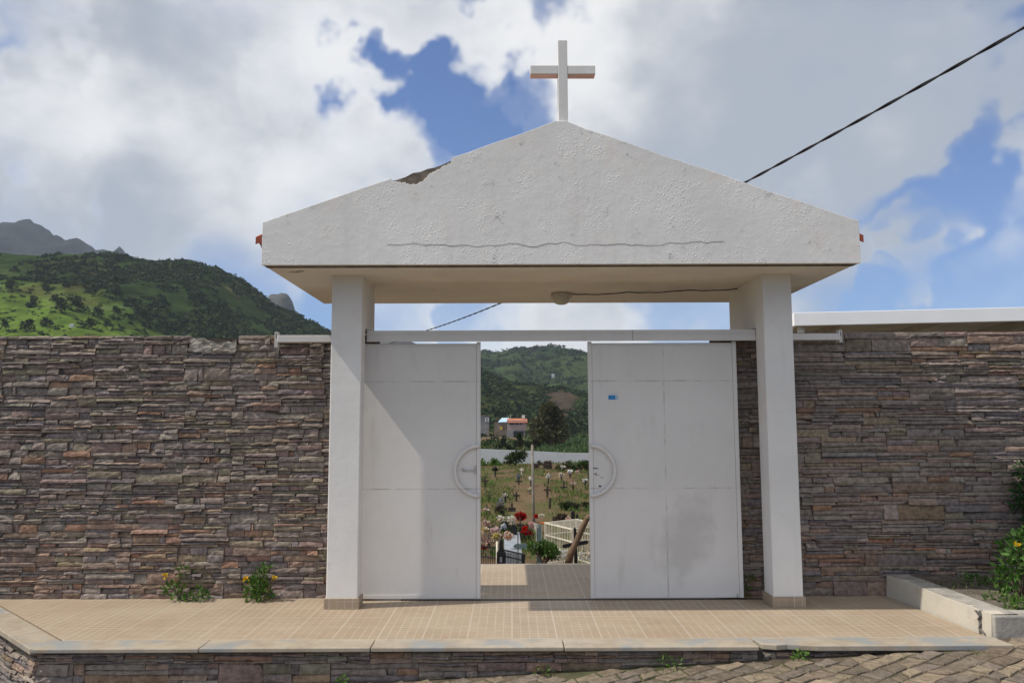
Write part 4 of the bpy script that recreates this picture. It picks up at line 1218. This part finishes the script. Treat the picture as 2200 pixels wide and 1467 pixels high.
shrub('purplish dry undergrowth along the boundary wall, just right of the tall pole', 1165, 1006, 14, 45, PUR, 700, size=.22)
shrub('olive shrub between the purplish undergrowth and the wide green shrub', 1205, 1013, 17, 28, OL, 500, size=.2)
shrub('dead brown bush behind the white iron grave cage', 1200, 1122, 18, 36, [(0.09, 0.06, 0.045), (0.12, 0.08, 0.05), (0.06, 0.045, 0.035)], 800, size=.12)
shrub('dark low shrub on the slope, right side of the gate opening', 1240, 1096, 16, 44, DK + PUR[:1], 800, size=.13)
shrub('small dark shrub on the slope, nearer the middle than the wide one', 1214, 1097, 18, 18, DK, 420, size=.12)
shrub('dark twiggy shrub below the grey flowers on the left slope', 1078, 1108, 20, 20, PUR + DK, 500, size=.12)
shrub('bright green shrub at the terrace edge in front of the teal cross', 1168, 1214, 46, 46, [(0.06, 0.13, 0.02), (0.045, 0.10, 0.018), (0.09, 0.15, 0.03)], 1100, size=.09, Y=17.5)
shrub('dark leafy plant between the near graves, left of the tall red bouquet', 1072, 1160, 40, 50, DK, 700, lo=21, hi=30, size=.12)
shrub('dark leafy plant between the near graves, under the tall red bouquet', 1122, 1166, 40, 44, DK, 700, lo=21, hi=30, size=.12)
mb = MB(); r = random.Random(77)
for i in range(900):
    Y = r.uniform(150, 335); X = at(r.uniform(800, 1450), 930, Y).x; px, py = proj((X, Y, gz(X, Y)))
    if 1030 < px < 1140 and Y < 300 and Y > 200 and r.random() < .75: continue
    clump(mb, (X, Y, gz(X, Y) - .3), r.uniform(.6, 1.9), vary(r.choice(BC + [(0.05, 0.075, 0.02)]), .2, r), r, 24)
kind(mb.build('valley_scrub', M['far_leaf']), 'stuff')
# grass on the burial slope
mb = MB(); r = random.Random(9)
for i in range(7000):
    Y = r.uniform(22, 74); X = at(r.uniform(780, 1450), 1000, Y).x
    if mn.noise(Vector((X * .45, Y * .28, 5))) + .5 * mn.noise(Vector((X * 1.4, Y * .9, 2))) < -.03: continue
    tuft(mb, Vector((X, Y, gz(X, Y))), r.randint(4, 9), r.uniform(.12, .34), r, GREEN + DRY + [(0.12, 0.17, 0.03), (0.085, 0.11, 0.03)], .16)
kind(mb.build('slope_grass', M['leaf']), 'stuff')

# tall pole
p = onground(1146, 1122, 24, 60); zt = p.z + (1122 - 960) * p.y / F
mb = MB(); mb.tube([p + Vector((.03, 0, -.4)), p + Vector((0, 0, 1)), (p.x - .03, p.y, zt)], [.065, .06, .05], 8)
tag(mb.build('pole', M['pole'], smooth=True), 'tall plain grey pole standing in the cemetery', 'pole')

WOOD = {'dark': 'dark_wood', 'black': 'black_iron', 'white': 'white_iron', 'moss': 'green_wood', 'log': 'log', 'teal': 'teal_wood'}
def grave_cross(lb, px, top, base_, arm, half, mat='dark', w_=.10, second=None, lo=24, group='wooden grave crosses on the slope', tilt=None):
    p = onground(px, base_, lo, 74); k_ = p.y / F
    tilt = rng.uniform(-.05, .05) if tilt is None else tilt
    t = thing('grave_cross', lb, 'cross', tuple(p), group)
    H = (base_ - top) * k_; wv_ = max(w_, 2.0 * k_)
    e = Vector((tilt * H, 0, H))
    mb = MB(); mb.bar(p + Vector((0, 0, -.3)), p + e, wv_, wv_); mb.build('post', M[WOOD[mat]], t)
    for a_ in ([arm] if arm else []) + ([second] if second else []):
        c = p + e * ((base_ - a_) / (base_ - top)) + Vector((0, -wv_ * .6, 0))
        hv = Vector((half * k_, 0, -tilt * half * k_))
        mb = MB(); mb.bar(c - hv, c + hv, wv_ * .35, wv_ * .95); mb.build('crossbar', M[WOOD[mat]], t)
    return p, k_
def flowers(lb, p, rx_, rz_, cols, n, size, leafy=.3, ring=False, cat='flowers', name='flower_bunch', group=None):
    t = thing(name, lb, cat, tuple(p), group)
    mb = MB()
    for i in range(n):
        a = rng.uniform(0, 6.28); q = rng.uniform(.75, 1.0) if ring else rng.random() ** .5
        pos = Vector((p.x + math.cos(a) * q * rx_, p.y + rng.uniform(-.6, .3) * min(rx_, rz_), p.z + math.sin(a) * q * rz_))
        blossom(mb, pos, size * rng.uniform(.7, 1.2), rng.choice(cols), n=8)
    mb.build('blossoms', M['petal'], t)
    if leafy:
        mb = MB()
        for i in range(int(n * leafy * 6) + 6):
            a = rng.uniform(0, 6.28); q = rng.uniform(.5, 1.1)
            pos = Vector((p.x + math.cos(a) * q * rx_, p.y + .05, p.z + math.sin(a) * q * rz_))
            mb.leaf(pos, rv(), rv(), size * 1.1, size * .4, vary(rng.choice(DK + GREEN), .3))
        mb.build('leaves', M['leaf'], t)
WH, CREAM, PINK, RED, YEL, GREYB, TAN, PEACH, BLK = (.80, .79, .75), (.76, .68, .55), (.74, .48, .46), (.48, .012, .012), (.62, .52, .16), (.22, .25, .30), (.42, .32, .16), (.62, .36, .22), (.02, .02, .03)
def hang(lb, pk, dx_px, py, base_, rpx, rpz, cols, n=14, size=None, **kw):
    p, k_ = pk
    q = Vector((p.x + dx_px * k_, p.y - .12, p.z + (base_ - py) * k_))
    flowers(lb, q, rpx * k_, rpz * k_, cols, n, size or max(.09, 2.2 * k_), **kw)
G2 = 'wreaths and flowers on the grave crosses'
grave_cross('thin dark cross near the left edge of the gate opening with long narrow arms', 1043, 1025, 1049, 1033, 7.5)
pk = grave_cross('dark cross below the left end of the boundary wall holding a black wreath', 1064, 1003, 1025, 1010, 7)
hang('black drooping wreath on the cross below the left end of the boundary wall', pk, 0, 1008, 1025, 5.5, 3, [BLK, (.03, .03, .05)], 16, leafy=.4, group=G2)
grave_cross('tiny white cross in front of the bush on the boundary wall', 1120, 1005, 1019, 1009, 4, 'white')
pk = grave_cross('dark cross with a blue grey wreath left of the tall pole', 1114.5, 1020, 1041, 1034, 7.5)
hang('blue grey wreath on the cross left of the tall pole', pk, 0, 1024, 1041, 4.5, 5.5, [GREYB, (.3, .34, .4)], 16, group=G2)
pk = grave_cross('dark post cross touching the left side of the tall pole', 1141, 1022, 1044, 1031, 4)
hang('white and cream wreath on the cross touching the left side of the tall pole', pk, -.5, 1027, 1044, 4.5, 4.5, [WH, CREAM], 14, group=G2)
pk = grave_cross('short cross left of the tall pole half hidden by tan flowers', 1139, 1048, 1061, 1053, 4)
hang('tan and cream flowers on the short cross left of the tall pole', pk, -1, 1052, 1061, 5, 3.5, [TAN, CREAM], 14, group=G2)
p = onground(1176, 1022, 24, 74)
flowers('two dull yellow flower heads below the purplish undergrowth', p + Vector((0, 0, .25)), .22, .2, [TAN, (.5, .36, .16)], 10, .12, group=G2)
pk = grave_cross('slim dark cross right of the tall pole carrying a round white ring wreath', 1178, 1018, 1040, 1024, 6)
hang('round white ring wreath with a dark centre, right of the tall pole', pk, 0, 1023, 1040, 3.8, 3.6, [WH], 18, ring=True, leafy=.1, group=G2)
grave_cross('dark cross standing directly below the round white ring wreath', 1175.5, 1044, 1068, 1052.5, 7.5)
grave_cross('bare dark stake without arms on the right slope', 1180, 1070, 1092, None, 0, 'dark', tilt=.12)
pk = grave_cross('dark post cross topped with white drooping flowers', 1206, 1017, 1036, 1021, 5)
hang('white drooping flowers on the cross in the upper right of the burial slope', pk, 0, 1020, 1036, 6, 3.2, [WH, CREAM], 16, leafy=.1, group=G2)
p = onground(1209.5, 1014, 24, 74)
flowers('small white flower cap on green stems at the foot of the olive shrub', p + Vector((0, 0, .42)), .22, .07, [WH], 9, .12, leafy=1.0, group=G2)
pk = grave_cross('stout dark cross under the brightest white flowers', 1225, 1014, 1026, 1018, 3.5)
hang('brightest white flower bunch, near the wide green shrub', pk, 0, 1013.5, 1026, 5.2, 3.6, [(.85, .85, .85)], 18, leafy=.15, group=G2)
grave_cross('bold dark cross with thick arms at mid height on the right slope', 1211.5, 1034, 1057, 1046, 7.5, w_=.085)
pk = grave_cross('dark cross with a faded cream garland right of the bold dark cross', 1232, 1034, 1055, 1040, 6)
hang('faded cream garland over the cross right of the bold dark cross', pk, -.5, 1039, 1055, 6, 2.5, [CREAM, PINK], 12, leafy=.15, group=G2)
pk = grave_cross('black cross under a white arched wreath near the right gate leaf', 1257, 1031, 1045, 1034.5, 6)
hang('white arched wreath on the black cross near the right gate leaf', pk, 0, 1031, 1045, 5.5, 1.8, [WH], 14, leafy=.05, group=G2)
p = onground(1243, 1018, 24, 74)
flowers('small faded pink flowers in front of the wide green shrub', p + Vector((0, 0, .15)), .2, .12, [PINK, CREAM], 7, .11, group=G2)
grave_cross('thin cross cut off by the edge of the right gate leaf', 1265.5, 1014, 1031, 1019, 4)
grave_cross('mossy green cross by the left edge of the gate opening', 1050.5, 1056, 1076, 1064, 7, 'moss')
pk = grave_cross('dark cross with small white flowers at its centre, left of the middle', 1086, 1062, 1079, 1066, 5.5)
hang('small white flowers at the centre of a dark cross on the left slope', pk, 0, 1064, 1079, 4, 1.8, [WH, CREAM], 10, leafy=.2, group=G2)
grave_cross('slender dark cross on the brown slope left of the tall pole', 1109, 1057, 1077, 1064, 7)
grave_cross('dark cross with two parallel bars on the left slope', 1100, 1081, 1099, 1092, 8, second=1096.3)
pk = grave_cross('short dark cross with pink flowers low on the left edge', 1045, 1090, 1106, 1096, 5)
hang('pink flowers on the short cross low on the left edge', pk, -1, 1096, 1106, 4.5, 3.5, [PINK, WH], 12, group=G2)
p = onground(1072.6, 1094, 24, 74)
flowers('greyish lilac flowers above the twiggy shrub on the left slope', p + Vector((0, 0, .35)), .22, .25, [(.34, .33, .38), (.28, .27, .32)], 14, .1, leafy=.6, group=G2)

# ---- the near graves
def NY(px, py, Y): return at(px, py, Y)
fence = thing('grave_fence', 'black iron grave fence at the lower left of the gate opening', 'fence', tuple(at(1060, 1215, 19.5)))
def fsec(A, B, ztop, zbot, n, rails):
    mb = MB()
    for i in range(n + 1):
        q = A + (B - A) * (i / n); mb.bar((q.x, q.y, zbot), (q.x, q.y, ztop + (B.z - A.z) * (i / n)), .016, .016)
    mb.build('bars', M['black_iron'], fence)
    mb = MB()
    for rl in rails:
        mb = MB(); mb.bar(A + Vector((0, 0, rl)), B + Vector((0, 0, rl)), .035, .03); mb.build('rail', M['black_iron'], fence)
A_ = at(1020, 1170, 20.5); B_ = at(1066, 1176, 19.8)
fsec(A_, B_, A_.z, A_.z - .75, 12, (0, -.26))
A_ = at(1083, 1181, 19.6); B_ = at(1124, 1190, 19.0)
fsec(A_, B_, A_.z, A_.z - .75, 12, (0, -.14))
mb = MB(); q = at(1124, 1189, 19.0); mb.box(q.x - .04, q.x + .04, q.y - .04, q.y + .04, q.z - .8, q.z); mb.build('post', M['black_iron'], fence)
q = at(1068, 1208, 19.7)
mb = MB(); mb.tube([q + Vector((0, 0, -.3)), q + Vector((0, 0, .5))], .026, 8)
tag(mb.build('post', M['white_iron'], smooth=True), 'short white post between the two black fence sections', 'post')
q = at(1077, 1208, 19.4)
t = thing('headstone', 'ornate black headstone cross between the black fence sections', 'headstone', tuple(q))
mb = MB()
mb.box(q.x - .11, q.x + .11, q.y - .06, q.y + .06, q.z - .4, q.z + .25)
mb.prism([(q.x - .09, q.z + .25), (q.x + .09, q.z + .25), (q.x + .05, q.z + .33), (q.x + .045, q.z + .5), (q.x, q.z + .56), (q.x - .045, q.z + .5), (q.x - .05, q.z + .33)], q.y - .05, q.y + .05)
mb.build('stone', M['black_iron'], t, bevel=.01)
mb = MB(); mb.box(q.x - .035, q.x + .02, q.y - .067, q.y - .0605, q.z + .02, q.z + .14); mb.build('plaque', M['slab'], t)
q = at(1098, 1178, 22.5)
mb = MB()
qa, qb, qc, qd = at(1084, 1185, 21.2), at(1122, 1188, 21.0), at(1116, 1167, 23.8), at(1083, 1167, 23.8)
zz0 = qa.z
mb.add([qa, (qb.x, qb.y, zz0), (qc.x, qc.y, zz0 + .16), (qd.x, qd.y, zz0 + .16), (qa.x, qa.y, zz0 - .6), (qb.x, qb.y, zz0 - .6), (qc.x, qc.y, zz0 - .6), (qd.x, qd.y, zz0 - .6)],
       [(0, 1, 2, 3), (0, 4, 5, 1), (1, 5, 6, 2), (3, 7, 4, 0)])
tag(mb.build('tomb_slab', M['slab'], bevel=.015), 'pale grey tomb slab behind the black fence', 'tomb')
def pointed(mb, c, half, hgt, th, tilt=0):
    c = Vector(c)
    pts = [(-half, 0), (-half * .86, -hgt / 2), (half * .86, -hgt / 2), (half, 0), (half * .86, hgt / 2), (-half * .86, hgt / 2)]
    ct, st = math.cos(tilt), math.sin(tilt)
    mb.prism([(c.x + u * ct - v * st, c.z + u * st + v * ct) for u, v in pts], c.y - th / 2, c.y + th / 2)
Yc = 21.5; k_ = Yc / F
t = thing('grave_cross', 'large grey teal wooden cross with a long pointed crossbar near the terrace', 'cross', tuple(at(1158, 1215, Yc)))
mb = MB(); a_ = at(1158, 1127, Yc); mb.box(a_.x - .065, a_.x + .065, Yc - .03, Yc + .03, a_.z - 1.1, a_.z); mb.build('post', M['teal_wood'], t)
mb = MB(); a_ = at(1149, 1172, Yc - .06); pointed(mb, a_, 46 * k_, .125, .04, .02); mb.build('crossbar', M['teal_wood'], t)
mb = MB(); a_ = at(1158, 1127, Yc); mb.box(a_.x - .082, a_.x - .0665, Yc - .035, Yc + .03, a_.z - .55, a_.z - .06); mb.box(a_.x + .0665, a_.x + .078, Yc - .035, Yc + .03, a_.z - .5, a_.z - .03); mb.build('edge_strip', M['white_iron'], t)
Yc = 18.5; k_ = Yc / F
t = thing('grave_cross', 'black cross with a tilted pointed crossbar behind the leaning log', 'cross', tuple(at(1237, 1215, Yc)))
mb = MB(); a_ = at(1235, 1131, Yc); b_ = at(1238, 1215, Yc); mb.prism([(b_.x - .04, b_.z - .2), (b_.x + .04, b_.z - .2), (a_.x + .035, a_.z - .06), (a_.x, a_.z), (a_.x - .03, a_.z - .06)], Yc - .03, Yc + .03); mb.build('post', M['black_iron'], t)
mb = MB(); a_ = at(1236, 1168.5, Yc - .06); pointed(mb, a_, 28.5 * k_, .085, .04, .17); mb.build('crossbar', M['black_iron'], t)
Yc = 17.6
t = thing('log', 'rough brown log leaning up to the right in front of the black cross', 'log', tuple(at(1222, 1215, Yc)))
mb = MB()
pts = [at(1219, 1225, Yc), at(1226, 1190, Yc), at(1240, 1160, Yc), at(1252, 1132, Yc), at(1260, 1116, Yc), at(1266, 1107, Yc)]
mb.tube(pts, [.085, .075, .067, .065, .062, .05], 9); mb.build('trunk', M['log'], t, smooth=True)
mb = MB(); mb.tube([at(1262, 1111, Yc), at(1268, 1106, Yc), at(1277, 1104.5, Yc)], [.03, .024, .018], 6, None); mb.build('branch_stub', M['pale_mortar'], t)
# white iron cage round a grave
cg = thing('grave_cage', 'white iron bar cage around a grave at the right of the gate opening', 'fence', tuple(at(1225, 1215, 22)))
Pn = at(1230, 1137, 19.6); Pl = at(1171, 1124, 20.8); Pr = at(1300, 1131, 20.15)
zt = Pn.z
Pl.z = zt + .01; Pr.z = zt + .02
Pb = Pl + (Pr - Pn)
def side(A, B, n):
    mb = MB()
    for i in range(1, n): q = A + (B - A) * (i / n); mb.bar((q.x, q.y, zt - 1.05), (q.x, q.y, zt), .016, .016)
    mb.build('bars', M['white_iron'], cg)
    mb = MB()
    for dz in (0, -.3, -1.02):
        mb = MB(); mb.bar(A + Vector((0, 0, dz)), B + Vector((0, 0, dz)), .03, .03); mb.build('rail', M['white_iron'], cg)
side(Pl, Pn, 17); side(Pn, Pr, 20); side(Pl, Pb, 5); side(Pb, Pr, 5)
for q in (Pl, Pn, Pr, Pb):
    mb = MB(); mb.bar((q.x, q.y, zt - 1.1), (q.x, q.y, zt + .03), .05, .05); mb.build('post', M['white_iron'], cg)
mb = MB()
for i in range(1, 8):
    f = i / 8; a_ = Pl + (Pn - Pl) * f; b_ = Pb + (Pr - Pb) * f
    mb.bar(a_ + Vector((0, 0, .015)), b_ + Vector((0, 0, .015)), .018, .018)
mb.build('top_bars', M['white_iron'], cg)
# flowers round the near graves
def fl(lb, px, py, Y, rpx, rpz, cols, n, spx=3.2, **kw):
    k_ = Y / F; q = at(px, py, Y)
    flowers(lb, q, rpx * k_ * 1.12, rpz * k_ * 1.1, cols, int(n * 2.4), spx * k_ * 1.05, **kw)
G3 = 'flowers around the near graves'
fl('big wreath of pink and cream roses at the left edge, above the black fence', 1050, 1152, 20.6, 21, 15, [(.66, .46, .42), CREAM, (.68, .56, .46)], 46, 4.4, group=G3, leafy=.25)
fl('pale yellow roses in the upper left of the big pink wreath', 1043, 1139, 20.5, 6, 5, [YEL, CREAM], 9, 4, group=G3)
fl('pink rose bunch at the upper right of the big pink wreath', 1064, 1139, 20.4, 8, 5, [(.66, .42, .44), (.7, .56, .55)], 12, 4, group=G3)
fl('yellow roses on the right of the big pink wreath', 1065, 1151, 20.3, 6.5, 4.5, [YEL, (.66, .58, .28)], 9, 4, group=G3)
fl('peach flowers right of the ornate black headstone', 1092, 1151, 21.5, 9, 7, [PEACH, CREAM, PINK], 20, 3.4, group=G3)
fl('white flowers left of the tall red bouquet, on the left', 1075, 1114, 24, 7, 5, [WH, CREAM], 16, 3, group=G3, leafy=.15)
fl('white hanging flowers just left of the tall red bouquet', 1099, 1117, 24, 9, 8, [WH, CREAM], 24, 2.8, group=G3, leafy=.15)
fl('blue white flowers above the pale grey tomb slab', 1082, 1130, 23, 5, 4.5, [(.55, .6, .75), WH], 9, 3, group=G3, leafy=.1)
fl('tall red bouquet, the highest red flowers', 1118, 1109, 24.5, 11, 8, [RED, (.42, .01, .02)], 46, 3.0, group=G3, leafy=.2)
fl('bright red flowers under the tall red bouquet', 1128, 1136, 22.3, 5, 4.5, [(.62, .01, .01)], 16, 3, group=G3, leafy=.1)
fl('dark red flowers spilling in front of the teal cross', 1131, 1145, 22.2, 11, 3.5, [RED, (.3, .02, .04)], 18, 2.8, group=G3, leafy=.5)
fl('pink and white flowers at the foot of the tall pole', 1142, 1128, 24, 5, 5, [PINK, WH], 12, 3, group=G3)
fl('white flowers against the top of the teal cross', 1151, 1131, 21.3, 3.2, 5, [WH], 9, 2.6, group=G3, leafy=.1)
fl('little red flowers right of the tall pole', 1152, 1109, 25, 3.5, 3, [RED], 9, 2.6, group=G3)
fl('white flower arch right of the tall pole', 1163, 1107.5, 24.5, 6, 2, [WH, CREAM], 10, 2.4, group=G3, leafy=.3)
fl('dusty pink flowers low on the left edge of the gate opening', 1044, 1124, 23, 6, 5, [PINK, CREAM, (.5, .4, .34)], 14, 3, group=G3)
fl('red flowers behind the black fence at the lower left', 1040, 1175, 20.8, 6, 5, [RED], 14, 3.4, group=G3)
fl('white flowers strewn at the foot of the white cage', 1205, 1192, 18.6, 20, 10, [(.8, .8, .78), WH, CREAM], 46, 3.0, group=G3, leafy=.4)
fl('white flowers at the foot of the cage right of the leaning log', 1256, 1193, 18.4, 12, 9, [(.8, .8, .78), CREAM], 26, 2.8, group=G3, leafy=.4)
fl('pale flowers on top of the cage beside the black pair of stones', 1221, 1116, 25, 5, 6, [CREAM, PINK], 12, 2.6, group=G3, leafy=.1)
# dark plain grave markers near the bouquets
def marker(lb, px, top, base_, wpx, Y, mat='black_iron', arm=None):
    k_ = Y / F; q = at(px, base_, Y); hgt = (base_ - top) * k_; wd = wpx * k_ / 2
    t = thing('grave_marker', lb, 'grave marker', tuple(q))
    mb = MB(); mb.prism([(q.x - wd, q.z - .2), (q.x + wd, q.z - .2), (q.x + wd, q.z + hgt * .86), (q.x + wd * .4, q.z + hgt), (q.x - wd * .4, q.z + hgt), (q.x - wd, q.z + hgt * .86)], Y - .03, Y + .03)
    mb.build('stone', M[mat], t)
    if arm:
        mb = MB(); z_ = q.z + hgt * .72; mb.box(q.x - arm * k_, q.x + arm * k_, Y - .045, Y - .0305, z_ - .03, z_ + .03); mb.build('crossbar', M[mat], t)
marker('taller black grave stone behind the white cage', 1231, 1098, 1125, 8, 25.5)
marker('shorter black grave stone behind the white cage', 1240, 1105, 1126, 5, 25.3)
marker('dark wooden marker rising out of the big pink wreath', 1050, 1130, 1160, 6, 20.9, 'dark_wood')
marker('dark wooden cross behind the white hanging flowers', 1090, 1112, 1140, 3, 24.4, 'dark_wood', 7)
marker('dark blue grey grave stone behind the peach flowers', 1104, 1128, 1168, 14, 23.4, 'black_iron')
marker('dark wooden cross under the tall red bouquet', 1118, 1112, 1170, 2.6, 24.0, 'dark_wood', 8)
marker('thin brown stake right of the grey tomb slab', 1113, 1140, 1210, 2.2, 19.2, 'bark')
mb = MB(); q = at(1166, 1122.5, 23); mb.tube([q + Vector((-.06, 0, .01)), q + Vector((.06, 0, -.03))], .025, 6)
m_, q_ = material('orange_paint'); q_.b.inputs['Base Color'].default_value = (.75, .16, .03, 1); q_.b.inputs['Roughness'].default_value = .6
tag(mb.build('marker_stub', m_), 'small orange stub at the far corner of the white cage', 'stub')

# ------------------------------------------------------------------ air
hm = bpy.data.materials.new('air'); hm.use_nodes = True; hm.node_tree.nodes.clear()
q = NG(hm.node_tree); o = q.n('ShaderNodeOutputMaterial'); v = q.n('ShaderNodeVolumePrincipled')
v.inputs['Color'].default_value = (0.72, 0.84, 1.0, 1); v.inputs['Density'].default_value = HAZE; v.inputs['Anisotropy'].default_value = 0.0
q.l(v.outputs[0], o.inputs['Volume'])
mb = MB(); mb.box(-3100, 3100, -450, 3800, -12, 760)
kind(mb.build('haze', hm), 'stuff')

for o in list(bpy.data.objects):
    if '_o' in o: del o['_o']
